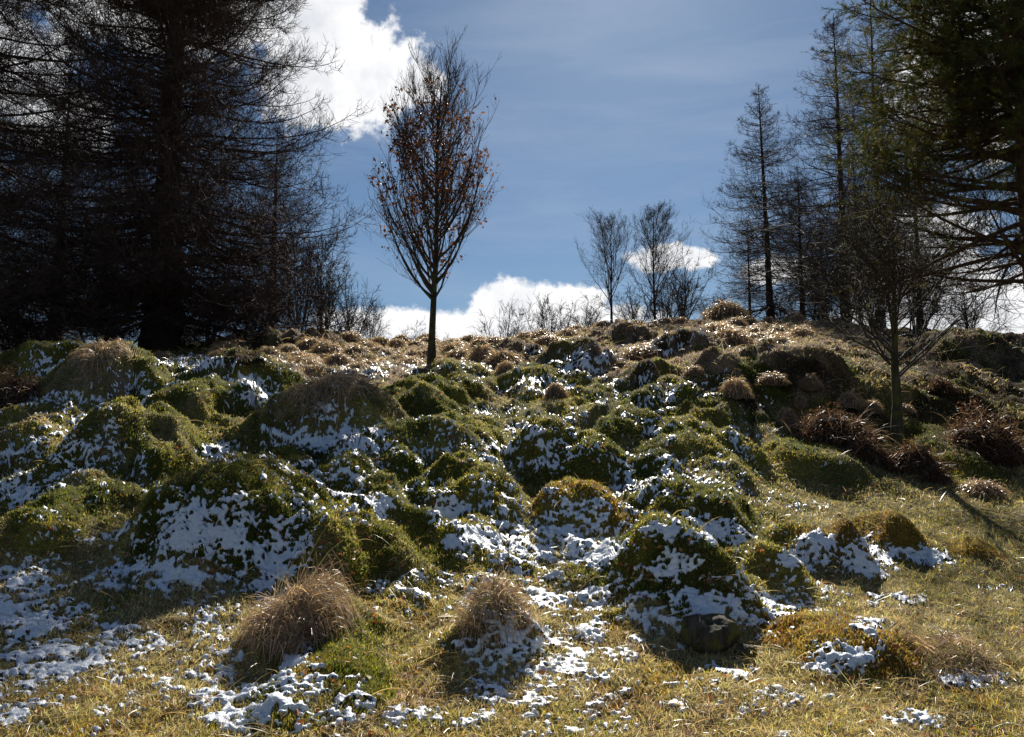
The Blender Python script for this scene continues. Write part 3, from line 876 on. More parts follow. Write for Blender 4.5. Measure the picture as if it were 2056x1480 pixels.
# big foreground thatches on their mounds (their own meshes)
def big_thatch(hi, seed, n, h, rad, wide, loops, name, label, own=.1):
    cx, cy, rx, ry, hh = HC[hi]
    me = tussock_mesh(seed, n, h, rad, wide, 1.0, 0, loops)
    ox, oy = cx, cy - ry * .12
    z = gz(ox, oy)
    co = np.empty(len(me.vertices) * 3, np.float32); me.vertices.foreach_get('co', co); co = co.reshape(-1, 3)
    r_ = np.hypot(co[:, 0], co[:, 1]) / rad
    dome = h * (1 - np.clip(r_, 0, 1) ** 2.4)
    co[:, 2] = ground_h(ox + co[:, 0], oy + co[:, 1])[0] - z + own * dome + np.maximum(co[:, 2] - dome, -.03) * .9 + .035
    me.vertices.foreach_set('co', co.ravel()); me.update()
    link(name, me, loc=(ox, oy, z), label=label, category='grass tussock')
def hidx(s):
    return next(i_ for i_, h_ in enumerate(HUM) if h_[5].startswith(s))
big_thatch(hidx('mound under the big'), 301, 3000, .27, .35, .0056, 1.2, 'straw_tussock', 'big curled straw tussock in the foreground, its loops shining', .15)
big_thatch(hidx('cone-shaped'), 302, 1500, .28, .27, .005, .5, 'straw_tussock', 'small upright straw tuft on the cone-shaped snowy hummock', .12)
big_thatch(hidx('low straw tuft'), 303, 700, .14, .30, .005, .4, 'straw_tussock', 'flat wispy straw tuft in the bottom right corner')
big_thatch(hidx('high mound crowned'), 304, 1700, .14, .58, .009, .4, 'straw_tussock', 'bleached straw thatch on the crown of the high mound')
big_thatch(hidx('dark hummock thatched'), 305, 1000, .12, .48, .010, .2, 'straw_tussock', 'dull brown heather thatch on a left-hand hummock')
print('tussocks', len(placed), time.time() - T0)

# ------------------------------------------------------------------ branches
def grow(P0, D0, Lg, K, trop, wig, g, trop2=None):
    """polylines (n,K,3) bending towards +z by trop (array per step or scalar)"""
    n = len(P0)
    pts = np.empty((n, K, 3)); pts[:, 0] = P0
    d = unit(D0); step = (np.asarray(Lg) / (K - 1)).reshape(-1, 1)
    tr = np.broadcast_to(np.asarray(trop, float), (K,)) if np.ndim(trop) <= 1 else trop
    for k_ in range(1, K):
        d = unit(d + np.array([0, 0, 1.0]) * tr[k_] + g.normal(0, wig, (n, 3)))
        pts[:, k_] = pts[:, k_ - 1] + d * step
    return pts

def spawn(pts, n_each, t0, t1, ang, ang_j, g, flat=0.0, power=1.0):
    """children start points, directions, parent index, t"""
    M_, K, _ = pts.shape
    t = t0 + (t1 - t0) * g.uniform(0, 1, (M_, n_each)) ** power
    f = t * (K - 1); i0 = np.clip(f.astype(int), 0, K - 2); fr = (f - i0)[..., None]
    r_ = np.arange(M_)[:, None]
    a_, b_ = pts[r_, i0], pts[r_, i0 + 1]
    P = (a_ + (b_ - a_) * fr).reshape(-1, 3); T = unit(b_ - a_).reshape(-1, 3)
    rv = g.normal(0, 1, (len(P), 3)); rv[:, 2] *= (1 - flat)
    pr = unit(np.cross(T, np.cross(rv, T)))
    an = (ang + g.normal(0, ang_j, len(P)))[:, None]
    return P, T * np.cos(an) + pr * np.sin(an), np.repeat(np.arange(M_), n_each), t.ravel()

def tubes(pts, r0, r1, S=3, pw=1.0):
    """tapered tubes with S sides (S=2: flat strips for hair-thin twigs)"""
    n, K, _ = pts.shape
    T = np.empty_like(pts); T[:, 1:-1] = pts[:, 2:] - pts[:, :-2]; T[:, 0] = pts[:, 1] - pts[:, 0]; T[:, -1] = pts[:, -1] - pts[:, -2]
    T = unit(T)
    ref = unit(np.random.default_rng(5).normal(0, 1, (n, 1, 3))) if S < 6 else np.tile(np.array([[[0.0, 1.0, 0.02]]]), (n, 1, 1))
    U = unit(np.cross(T, ref)); Wv = np.cross(T, U)
    tt_ = (np.arange(K) / (K - 1))[None, :]
    rad = np.asarray(r0).reshape(-1, 1) * (1 - tt_ ** pw) + np.asarray(r1).reshape(-1, 1) * tt_ ** pw
    ring = []
    for s_ in range(S):
        a_ = 2 * math.pi * s_ / S
        ring.append(pts + (U * math.cos(a_) + Wv * math.sin(a_)) * rad[..., None])
    V = np.stack(ring, 2).reshape(-1, 3)      # (n,K,S)
    b = (np.arange(n) * K * S)[:, None, None]
    kk = (np.arange(K - 1) * S)[None, :, None]
    ss = np.arange(S if S > 2 else 1)[None, None, :]
    s2 = (ss + 1) % S
    F = np.stack([b + kk + ss, b + kk + s2, b + kk + S + s2, b + kk + S + ss], -1).reshape(-1, 4)
    return V, F

def join(parts):
    Vs, Fs, off = [], [], 0
    for V, F in parts:
        Vs.append(V); Fs.append(F + off); off += len(V)
    return np.concatenate(Vs), np.concatenate(Fs)

def trunk_pts(h, lean=(0, 0), K=14, wob=.02, g=None):
    t = np.linspace(0, 1, K)
    wx_ = np.cumsum(g.normal(0, wob, K)) * h / K; wy_ = np.cumsum(g.normal(0, wob, K)) * h / K
    return np.stack([lean[0] * t * h + wx_ - wx_[0], lean[1] * t * h + wy_ - wy_[0], t * h], 1)[None]

def larch_parts(seed, h, rbase, spread, z_low, nl, n2, n3, tw=.004, prof=None, droop=0.0, lean=(0, 0)):
    g = np.random.default_rng(seed)
    tp = trunk_pts(h, lean, 16, .012, g)
    tp2 = tp.copy(); tp2[0, 0, 2] -= .5
    Vt, Ft = tubes(tp2, [rbase], [.012], 12, .8)
    # root flare
    fl = np.exp(-np.clip(Vt[:, 2], 0, 9) / .45) * .35
    Vt[:, :2] *= (1 + fl)[:, None]
    ts = g.uniform(0, 1, nl) ** .92
    zs_ = z_low + (h * .985 - z_low) * ts
    c = np.stack([np.interp(zs_, tp[0, :, 2], tp[0, :, 0]), np.interp(zs_, tp[0, :, 2], tp[0, :, 1]), zs_], 1)
    Lb = spread * (prof(ts) if prof else (1 - ts) ** .75) * g.uniform(.55, 1.08, nl) + .12
    a_ = g.uniform(0, 2 * np.pi, nl)
    up = .05 + .75 * ts ** 2 - droop * (1 - ts)
    D = np.stack([np.cos(a_), np.sin(a_), up + g.normal(0, .12, nl)], 1)
    K = 10
    tr = np.array([0, -.10, -.09, -.05, .02, .08, .13, .17, .21, .24])
    P1 = grow(c, D, Lb, K, tr, .045, g)
    r1 = .008 + .008 * Lb
    parts = [tubes(P1, r1, np.full(nl, .004), 4)]
    # side shoots, more on long limbs
    P, Dd, pi_, t = spawn(P1, n2, .08, 1.0, 1.0, .25, g, flat=.35, power=.85)
    keep = g.uniform(0, 1, len(P)) < np.clip(Lb[pi_] / (spread * .55), .25, 1)
    P, Dd, pi_, t = P[keep], Dd[keep], pi_[keep], t[keep]
    L2 = (.16 + .34 * Lb[pi_] * (1 - .72 * t)) * g.uniform(.45, 1.15, len(P))
    L2 = np.minimum(L2, 1.5)
    P2 = grow(P, Dd, L2, 5, [0, -.05, .1, .22, .28], .10, g)
    parts.append(tubes(P2, .0035 + .0035 * L2, np.full(len(P), tw * .5), 3))
    P, Dd, pi2, t = spawn(P2, n3, .1, 1.0, .85, .3, g, flat=.1)
    L3 = L2[pi2] * g.uniform(.2, .6, len(P)) * (1.1 - .5 * t) + .05
    P3 = grow(P, Dd, L3, 4, [0, .08, .2, .25], .14, g)
    parts.append(tubes(P3, np.full(len(P), tw), np.full(len(P), tw * .45), 2))
    return (Vt, Ft), join(parts)

def no_tint_mesh(name, VF, mat, smooth=True):
    return mk_mesh(name, VF[0], quads=VF[1], mat=mat, smooth=smooth)

def tree_obj(name, px_, ydist, meshes, label, cat='tree', group=None, rot=0.0, scale=1.0, sz_=None, zoff=0.0):
    u = pix(px_, 650)[0]
    x, y = u * ydist, ydist
    root = bpy.data.objects.new(name, None); sc.collection.objects.link(root)
    root.location = (x, y, gz(x, y) + zoff); root.rotation_euler = (0, 0, rot); root.scale = (scale, scale, sz_ or scale)
    root['label'] = label; root['category'] = cat
    if group: root['group'] = group
    last_ = None
    for m_ in meshes:
        c = link(m_[0], m_[1] or last_, root); last_ = m_[1] or last_
        if len(m_) > 2: c.rotation_euler = (0, 0, m_[2]); c.scale = (m_[3], m_[3], m_[4])
    return root
def multi(trunk, crown, n, extra=()):
    out_ = [('trunk', trunk), ('crown', crown)]
    for i_ in range(1, n): out_.append(('crown', crown, 2.4 * i_, 1 - .05 * i_, 1 - .012 * i_))
    return out_ + list(extra)

def top_h(px_, py_, ydist):
    """height above ground of a point seen at that pixel, at that distance"""
    u, e = pix(px_, py_)
    return EYE + e * ydist - gz(u * ydist, ydist)

# the big larch at the left
LP = lambda ts: np.clip(1.02 - .25 * ts - .75 * ts ** 3.2, 0, 2)
tr_, cr_ = larch_parts(401, 17.0, .46, 4.9, .35, 190, 30, 10, .0052, LP, .04)
big = multi(no_tint_mesh('larch_trunk', tr_, M_larch), no_tint_mesh('larch_crown', cr_, M_larchtwig), 4)
print('larch tris', len(cr_[1]) * 2)
GL1 = 'bare larches on the left'
tree_obj('larch_tree', 328, 28, big, 'huge bare larch with black trunk filling the upper left', group=GL1, scale=1.44)
tree_obj('larch_tree', -110, 25, big[:3], 'larch whose curved branches reach in from the left edge', group=GL1, rot=2.1, scale=1.44)
tree_obj('larch_tree', 112, 37, big[:2], 'thinner larch standing back between the huge one and the left edge', group=GL1, rot=4.0, scale=.80)
tree_obj('larch_tree', 545, 36, big[:2], 'small larch half hidden behind the right side of the huge one', group=GL1, rot=1.1, scale=.60, sz_=.60)
tree_obj('larch_tree', -40, 42, big[:2], 'distant larch behind the branches at the left edge', group=GL1, rot=5.3, scale=.95)

# larches on the right of the ridge
P1_ = lambda ts: (1 - ts) ** .8 * 1.0 + .06
ta, ca = larch_parts(411, 15.0, .20, 4.4, .8, 85, 17, 6, .0065, P1_, .08)
mA = multi(no_tint_mesh('larch_trunk_b', ta, M_larch), no_tint_mesh('larch_crown_b', ca, M_larchtwig), 3)
tb, cb = larch_parts(412, 20.0, .25, 5.4, 2.0, 105, 17, 6, .0065, P1_, .02)
mB = multi(no_tint_mesh('larch_trunk_c', tb, M_larch), no_tint_mesh('larch_crown_c', cb, M_larchtwig), 3)
GR1 = 'bare larches on the right of the ridge'
def placed_larch(px_, top, yd, meshes, h0, label, rot, lean=0.0, fat=1.0):
    hh = top_h(px_, top, yd)
    s = hh / h0
    o = tree_obj('larch_tree', px_, yd, meshes, label, group=GR1, rot=rot, scale=s * fat, sz_=s)
    o.rotation_euler = (0, lean, rot)
    return o
placed_larch(1548, 175, 39, mA, 15.0, 'slender larch with a pointed top, left of the right-hand group', .3, -.02, 1.2)
placed_larch(1507, 445, 41, mA, 15.0, 'smallest larch, close to the left of the slender pointed one', 2.2, 0, 1.3)
placed_larch(1612, 330, 37, mA, 15.0, 'dense short larch between the slender one and the two tall ones', 4.1, -.01, 1.5)
placed_larch(1700, 35, 41, mB, 20.0, 'tall larch, left of the two tallest on the right', 1.0, -.02, 1.25)
placed_larch(1768, -60, 43, mB, 20.0, 'tallest larch on the right, top cut by the photo', 3.3, -.02, .95)
placed_larch(1728, 265, 46, mA, 15.0, 'thin larch between the two tallest on the right', 5.0, 0, .9)
placed_larch(1850, 250, 44, mB, 20.0, 'larch behind the crown of the right tree', .5, 0, 1.2)
placed_larch(1655, 420, 44, mA, 15.0, 'low brown larch in the thick of the right-hand group', 1.5, 0, 1.7)
print('larches', time.time() - T0)

# broadleaf: ascending limbs
def broad_parts(seed, h, rbase, clear, spread, nl, n2, n3, n4=0, ang=.75, upb=.12, tw=.003, lean=(0, 0), env=None, top_r=.02, S3=2, flat=0.0, wig=.06, lk=.42):
    g = np.random.default_rng(seed)
    tp = trunk_pts(h * .93, lean, 12, .03, g)
    tp2 = tp.copy(); tp2[0, 0, 2] -= .35
    Vt, Ft = tubes(tp2, [rbase], [top_r], 12, .75)
    fl = np.exp(-np.clip(Vt[:, 2] + .02, 0, 9) / .18) * .5
    Vt[:, :2] *= (1 + fl)[:, None]
    ts = (np.arange(nl) + g.uniform(0, 1, nl)) / nl
    zs_ = clear + (h * .88 - clear) * ts ** 1.15
    c = np.stack([np.interp(zs_, tp[0, :, 2], tp[0, :, 0]), np.interp(zs_, tp[0, :, 2], tp[0, :, 1]), zs_], 1)
    en = env(ts) if env else np.sin(np.pi * np.clip(.25 + .75 * ts, 0, 1))
    a_ = g.uniform(0, 2 * np.pi, nl)
    Lb = spread * en * g.uniform(.75, 1.15, nl) / math.sin(ang) * 1.05 + .1
    D = np.stack([np.cos(a_) * math.sin(ang), np.sin(a_) * math.sin(ang), np.full(nl, math.cos(ang))], 1)
    P1 = grow(c, D, Lb, 9, upb, wig, g)
    rb = np.interp(zs_, [0, h], [rbase, top_r]) * lk
    parts = [tubes(P1, rb, np.full(nl, .004), 5)]
    P, Dd, pi_, t = spawn(P1, n2, .12, 1.0, .62, .2, g, flat=flat)
    L2 = (.2 + .5 * Lb[pi_] * (1 - .6 * t)) * g.uniform(.5, 1.15, len(P))
    P2 = grow(P, Dd, L2, 6, upb * 1.1, wig * 1.4, g)
    parts.append(tubes(P2, .0035 + .0045 * L2, np.full(len(P), tw * .6), 3))
    P, Dd, pi2, t = spawn(P2, n3, .15, 1.0, .6, .25, g)
    L3 = (.10 + .45 * L2[pi2] * (1 - .5 * t)) * g.uniform(.5, 1.2, len(P))
    P3 = grow(P, Dd, L3, 4, upb * 1.2, wig * 1.8, g)
    parts.append(tubes(P3, np.full(len(P), tw), np.full(len(P), tw * .5), S3))
    last = P3
    if n4:
        P, Dd, pi3, t = spawn(P3, n4, .2, 1.0, .7, .3, g)
        L4 = L3[pi3] * g.uniform(.3, .7, len(P)) + .04
        P4 = grow(P, Dd, L4, 3, upb, wig * 2, g)
        parts.append(tubes(P4, np.full(len(P), tw * .8), np.full(len(P), tw * .4), 2))
        last = P4
    return (Vt, Ft), join(parts), (P2, P3, last)

def leaf_mesh(name, pts, size, cols, g, mat, jit=.02, aspect=.55):
    n = len(pts)
    P = pts + g.normal(0, jit, (n, 3))
    a_ = unit(g.normal(0, 1, (n, 3))); b_ = unit(np.cross(a_, g.normal(0, 1, (n, 3)))); c_ = np.cross(a_, b_)
    s_ = (size * g.uniform(.6, 1.3, n))[:, None]
    V = np.stack([P, P + a_ * s_ * .5 + b_ * s_ * aspect * .5 + c_ * s_ * .12, P + a_ * s_, P + a_ * s_ * .5 - b_ * s_ * aspect * .5 + c_ * s_ * .12], 1).reshape(-1, 3)
    cl_ = np.asarray(cols)[g.integers(0, len(cols), n)] * g.uniform(.7, 1.3, (n, 1))
    return mk_mesh(name, V, quads=np.arange(n * 4).reshape(-1, 4), mat=mat, tint=np.repeat(cl_, 4, 0))

# the lone tree in the middle
CD = 18.0
ch = top_h(890, 95, CD)
env_c = lambda ts: np.interp(ts, [0, .12, .3, .5, .75, 1], [1.0, 1.08, 1.05, .95, .74, .46])
tt1, tc1, (q2, q3, q4) = broad_parts(508, ch * .97, .09, 1.40, 1.85, 76, 12, 6, 0, .95, .20, .0036, (.016, 0), env_c, .015)
g = np.random.default_rng(77)
pp = q3[:, 1:].reshape(-1, 3)
zz = pp[:, 2] / ch
clus = fbm(pp[:, 0] * 3.2 + pp[:, 1] * 1.3, pp[:, 2] * 3.2, 7, 2)
pr_ = np.interp(zz, [.18, .3, .55, .7, .82, .9], [.12, .35, .9, .8, .25, .0]) * sstep(.38, .62, clus)
pp = pp[g.uniform(0, 1, len(pp)) < pr_ * .38]
cen = tree_obj('young_tree', 868, CD, multi(no_tint_mesh('tree_trunk', tt1, M_lonebark), no_tint_mesh('tree_crown', tc1, M_twig), 1, [('leaves', leaf_mesh('tree_leaves', np.concatenate([pp, pp + g.normal(0, .03, pp.shape)]), .10, [(.09, .034, .022), (.12, .045, .025), (.06, .028, .018), (.17, .075, .035)], g, M_leaf))]),
    'lone young oval-crowned tree with withered red-brown leaves in the middle')
for c in cen.children:
    if c.name.startswith('leaves'): c['kind'] = 'stuff'
print('centre leaves', len(pp) * 2, 'tris', len(tc1[1]) * 2)

# birches and bushes on the ridge
env_b = lambda ts: np.interp(ts, [0, .2, .5, .8, 1], [.8, 1, .85, .55, .2])
tb1, cb1, _ = broad_parts(511, 8.0, .11, 1.2, 2.3, 26, 12, 6, 2, .55, .07, .007, (0, 0), env_b, .02)
B1 = multi(no_tint_mesh('birch_trunk', tb1, M_larch), no_tint_mesh('birch_crown', cb1, M_twig), 1)
tb2, cb2, _ = broad_parts(512, 8.0, .10, 1.6, 2.2, 34, 12, 6, 2, .8, .10, .007, (0, 0), env_b, .015)
B2 = [('trunk', no_tint_mesh('birch_trunk_b', tb2, M_larch)), ('crown', no_tint_mesh('birch_crown_b', cb2, M_twig))]
def placed_tree(name, px_, top, yd, meshes, h0, label, rot, fat=1.0, cat='tree', group=None):
    s = top_h(px_, top, yd) / h0
    return tree_obj(name, px_, yd, meshes, label, cat, group, rot, s * fat, s)
placed_tree('birch_tree', 1228, 440, 38, B1, 8.0, 'forked bare birch, left of the two on the ridge', .4, .95)
placed_tree('birch_tree', 1314, 410, 40, B2, 8.0, 'taller straight bare birch, right of the two on the ridge', 1.9, .95)

def bush_parts(seed, h, spread, ns, n2, n3, tw=.008, up=.03, tilt=.45, n4=2):
    g = np.random.default_rng(seed)
    a_ = g.uniform(0, 2 * np.pi, ns); ti = np.abs(g.normal(0, tilt, ns)).clip(0, 1.2)
    P0 = np.stack([g.normal(0, .12 * spread, ns), g.normal(0, .12 * spread, ns), np.full(ns, -.1)], 1)
    D = np.stack([np.cos(a_) * np.sin(ti), np.sin(a_) * np.sin(ti), np.cos(ti)], 1)
    Lb = h * g.uniform(.6, 1.08, ns)
    P1 = grow(P0, D, Lb, 8, up, .07, g)
    parts = [tubes(P1, .008 + .009 * Lb, np.full(ns, .005), 4)]
    P, Dd, pi_, t = spawn(P1, n2, .15, 1, .6, .25, g)
    L2 = Lb[pi_] * (.15 + .35 * (1 - t)) * g.uniform(.5, 1.2, len(P))
    P2 = grow(P, Dd, L2, 5, .06, .10, g)
    parts.append(tubes(P2, .004 + .004 * L2, np.full(len(P), tw * .6), 3))
    P, Dd, pi2, t = spawn(P2, n3, .15, 1, .6, .3, g)
    L3 = L2[pi2] * g.uniform(.25, .65, len(P)) + .05
    P3 = grow(P, Dd, L3, 4, .06, .12, g)
    parts.append(tubes(P3, np.full(len(P), tw), np.full(len(P), tw * .5), 2))
    if n4:
        P, Dd, pi3, t = spawn(P3, n4, .2, 1, .6, .3, g)
        L4 = L3[pi3] * g.uniform(.3, .7, len(P)) + .04
        P4 = grow(P, Dd, L4, 3, .04, .15, g)
        parts.append(tubes(P4, np.full(len(P), tw * .8), np.full(len(P), tw * .4), 2))
    return join(parts)
BU = [no_tint_mesh('bush', bush_parts(520 + i_, 3.0, 1.0, 12, 9, 6, .008, .02, .42), M_twig) for i_ in range(3)]
def bush(px_, top, yd, k_, label, rot, fat=1.0, group=None):
    s = top_h(px_, top, yd) / 3.0
    u = pix(px_, 650)[0]
    x, y = u * yd, yd
    o = link('bare_bush', BU[k_], loc=(x, y, gz(x, y)), label=label, category='bush')
    o.scale = (s * fat, s * fat, s); o.rotation_euler = (0, 0, rot)
    if group: o['group'] = group
    return o
bush(1370, 505, 39, 0, 'dense gnarled bare bush right of the two birches', .2, .9)
bush(1335, 560, 42, 1, 'low bare scrub at the foot of the straight birch', 1.2, 1.3)
bush(1272, 575, 42, 2, 'low bare scrub between the two birches', 2.2, 1.3)
bush(1425, 590, 41, 1, 'low bare scrub right of the gnarled bush', 3.0, 1.4)
bush(1180, 600, 40, 0, 'sprawling bare bush left of the forked birch', 4.0, 1.5)
bush(1104, 592, 52, 1, 'rounded bare bush on the skyline, right of a pair', 4.6, 1.0)
bush(1018, 612, 52, 2, 'rounded bare bush on the skyline, left of a pair', 5.2, 1.1)
bush(835, 650, 52, 0, 'tiny bare bush on the skyline left of the lone tree trunk', .8, 1.3)
bush(745, 605, 40, 1, 'slim bare sapling at the right end of the left thicket', 1.5, .8)
bush(700, 560, 38, 2, 'bare bush near the right end of the left thicket', 2.5, 1.1)
bush(655, 500, 36, 0, 'tall bare bush in the left thicket, highest right of the huge larch', 3.5, .9)
bush(600, 450, 34, 1, 'bare bush rising behind the lower right branches of the huge larch', 4.5, .9)
bush(500, 520, 30, 2, 'bare scrub directly right of the huge larch trunk', 5.5, 1.2)
bush(420, 560, 28, 0, 'low scrub close behind the huge larch trunk', .5, 1.5)
bush(210, 560, 27, 1, 'scrub between the huge larch and the thin one', 1.7, 1.5)
bush(40, 560, 26, 2, 'scrub at the left edge behind the mossy skyline', 2.7, 1.5)
bush(1760, 455, 33, 0, 'tall bare thicket behind the right tree', 3.9, .9)
bush(1700, 500, 34, 1, 'bare thicket at the foot of the two tallest larches', 4.9, 1.1)
bush(1840, 490, 30, 2, 'bare thicket right of the right tree trunk', 5.9, 1.1)
bush(1640, 540, 37, 2, 'brown thicket at the foot of the short dense larch', .9, 1.3)
bush(1570, 585, 40, 0, 'low thicket at the foot of the slender larch', 1.9, 1.5)
bush(1950, 560, 27, 0, 'bare thicket behind the pine branches', 2.9, 1.2)
# brown heathy clumps on the crest
for px_, w_, zs, lab in ((1458, 90, .9, 'dark brown mound of scrub on the crest left of the larches'), (1330, 40, .9, 'small rusty clump on the crest below the straight birch')):
    o = add_tussock(pix(px_, 640)[0] * 37.5, 37.5, w_ * 37.5 / FPX, lab, None, 3, zs)
print('ridge trees', time.time() - T0)

# ------------------------------------------------------------------ right tree (thorn) and pine
RD = hit(1790, 885)[1]
rh = top_h(1820, 430, RD)
env_r = lambda ts: np.interp(ts, [0, .15, .5, .8, 1], [1.0, 1.15, 1.0, .7, .35])
tr1, tcr, (r2, r3, r4) = broad_parts(531, rh * .95, .105, 1.05, 2.5, 32, 14, 8, 2, .95, .05, .0026, (.02, 0), env_r, .02, 2, .2, .11, .27)
g = np.random.default_rng(91)
lp = r3[:, 1:].reshape(-1, 3)
sel = g.uniform(0, 1, len(lp)) < sstep(.45, .6, fbm(lp[:, 0] * 1.4, lp[:, 2] * 1.4 + lp[:, 1], 5, 2)) * .9
tree_obj('thorn_tree', 1790, RD, multi(no_tint_mesh('thorn_trunk', tr1, M_bark), no_tint_mesh('thorn_crown', tcr, M_twig), 1, [('lichen', leaf_mesh('thorn_lichen', lp[sel], .022, [(.16, .18, .12), (.10, .12, .07), (.24, .25, .19)], g, M_needle, .012, .6))]),
    'small spreading bare tree with lichened twigs and mossy trunk at the right')

def pine(seed, h, spread, z0, nl):
    g = np.random.default_rng(seed)
    tp = trunk_pts(h, (0, 0), 12, .015, g); tp[0, 0, 2] -= .5
    tr_ = tubes(tp, [.19], [.03], 12, .9)
    ts = g.uniform(0, 1, nl); zs_ = z0 + (h * .97 - z0) * ts
    c = np.stack([np.interp(zs_, tp[0, :, 2], tp[0, :, 0]), np.interp(zs_, tp[0, :, 2], tp[0, :, 1]), zs_], 1)
    a_ = g.uniform(0, 2 * np.pi, nl)
    Lb = spread * np.interp(ts, [0, .3, .7, 1], [.95, 1, .85, .3]) * g.uniform(.6, 1.1, nl)
    D = np.stack([np.cos(a_), np.sin(a_), g.normal(.12, .15, nl)], 1)
    P1 = grow(c, D, Lb, 9, [0, -.02, -.02, 0, .02, .03, .05, .08, .1], .06, g)
    parts = [tubes(P1, .012 + .011 * Lb, np.full(nl, .006), 5)]
    P, Dd, pi_, t = spawn(P1, 15, .2, 1, .85, .2, g, flat=.5)
    L2 = (.2 + .35 * Lb[pi_] * (1 - .7 * t)) * g.uniform(.6, 1.1, len(P))
    P2 = grow(P, Dd, L2, 5, [0, 0, .08, .12, .15], .10, g)
    parts.append(tubes(P2, .005 + .004 * L2, np.full(len(P), .003), 3))
    P, Dd, pi2, t = spawn(P2, 5, .25, 1, .7, .25, g)
    L3 = L2[pi2] * .4 * g.uniform(.5, 1.1, len(P)) + .08
    P3 = grow(P, Dd, L3, 4, .12, .1, g)
    parts.append(tubes(P3, np.full(len(P), .004), np.full(len(P), .002), 3))
    # needles in brushes along the outer shoots
    z3 = P3[:, 0, 2]
    alive = (g.uniform(0, 1, len(P3)) < np.interp(z3, [z0, z0 + 1.2, z0 + 2.4], [.0, .35, .95]))
    S_ = P3[alive]
    nn = 34
    f = g.uniform(0.2, 1, (len(S_), nn)) * 2.999; i0 = f.astype(int).clip(0, 2); fr = (f - i0)[..., None]
    r_ = np.arange(len(S_))[:, None]
    B = S_[r_, i0] + (S_[r_, i0 + 1] - S_[r_, i0]) * fr
    T = unit(S_[r_, i0 + 1] - S_[r_, i0])
    rv = g.normal(0, 1, T.shape)
    dv_ = unit(T * .9 + unit(np.cross(T, rv)) * .9).reshape(-1, 3); B = B.reshape(-1, 3)
    n = len(B)
    side = unit(np.cross(dv_, g.normal(0, 1, (n, 3)))) * .0036
    Ln = g.uniform(.06, .10, (n, 1))
    V = np.stack([B - side, B + side, B + dv_ * Ln], 1).reshape(-1, 3)
    cl_ = np.array([[.055, .07, .018], [.09, .09, .022], [.04, .06, .02], [.14, .125, .026]])[np.repeat(g.integers(0, 4, len(S_)), nn)] * g.uniform(.7, 1.3, (n, 1))
    return tr_, join(parts), mk_mesh('pine_needles', V, tris=np.arange(n * 3).reshape(-1, 3), mat=M_needle, tint=np.repeat(cl_, 3, 0)), n
PD = 12.5
tp_, cp_, nd_, nn_ = pine(541, 10.5, 3.0, 3.1, 68)
print('needles', nn_)
pt = tree_obj('pine_tree', 2085, PD, multi(no_tint_mesh('pine_trunk', tp_, M_pinebark), no_tint_mesh('pine_crown', cp_, M_pinebark), 4, [('needles', nd_)] + [('needles', nd_, 2.4 * i_, 1 - .05 * i_, 1 - .012 * i_) for i_ in (1, 2, 3)]),
    'dark green pine leaning in from the right edge')
for c in pt.children:
    if c.name.startswith('needles'): c['kind'] = 'stuff'
print('pine', time.time() - T0)

# ------------------------------------------------------------------ bracken heaps
def bracken_mesh(seed, rx, ry, h, n):
    g = np.random.default_rng(seed)
    a_ = g.uniform(0, 2 * np.pi, n); r_ = np.sqrt(g.uniform(0, 1, n))
    P = np.stack([np.cos(a_) * r_ * rx, np.sin(a_) * r_ * ry, g.uniform(0, .8, n) * h * (1 - r_ ** 2.0)], 1)
    P[:, 2] *= .35 + 1.3 * fbm(P[:, 0] * 3.0 + seed, P[:, 1] * 3.0, seed, 2)
    d = unit(np.stack([np.cos(a_) * .5, np.sin(a_) * .5, np.full(n, .25)], 1) + g.normal(0, .75, (n, 3)))
    side = unit(np.cross(d, g.normal(0, 1, (n, 3))))
    ln = g.uniform(.15, .7, n) * min(1.0, h * 1.7)
    V1, q1, t1, mv1 = strips(P, d, side, ln, g.uniform(.004, .013, n) , g.uniform(.5, 3.2, n), 4)
    c1_ = np.array([[.10, .058, .042], [.085, .05, .038], [.36, .26, .19], [.05, .028, .02]])[g.integers(0, 4, n)] * g.uniform(.6, 1.4, (n, 1))
    stems = mk_mesh('bracken_stems', V1, q1, t1, M_straw, np.repeat(c1_, mv1, 0))
    m2 = n * 5
    a_ = g.uniform(0, 2 * np.pi, m2); r_ = np.sqrt(g.uniform(0, 1, m2))
    P = np.stack([np.cos(a_) * r_ * rx, np.sin(a_) * r_ * ry, (g.uniform(.1, 1.0, m2)) * h * (1 - r_ ** 2.0)], 1)
    P[:, 2] *= .35 + 1.3 * fbm(P[:, 0] * 3.0 + seed, P[:, 1] * 3.0, seed, 2)
    fr = leaf_mesh('bracken_fronds', P, .05, [(.09, .046, .032), (.12, .058, .036), (.05, .027, .022), (.17, .10, .065)], g, M_leaf, .03, .35)
    return stems, fr
BR = [(30, 830, 150, 95, 'heap of rusty bracken at the left edge'),
      (1672, 905, 190, 105, 'largest red-brown bracken heap, left of the right tree trunk'),
      (1835, 958, 130, 80, 'bracken heap in front of the right tree trunk'),
      (1975, 940, 200, 125, 'long dark bracken bank at the right edge'),
      (1890, 800, 52, 34, 'small rusty bracken tuft in shade behind the right tree'),
      (1880, 972, 52, 30, 'little bracken tuft at the lower end of the heap before the trunk'),
      (1740, 935, 110, 60, 'low bracken spill joining the largest heap to the trunk')]
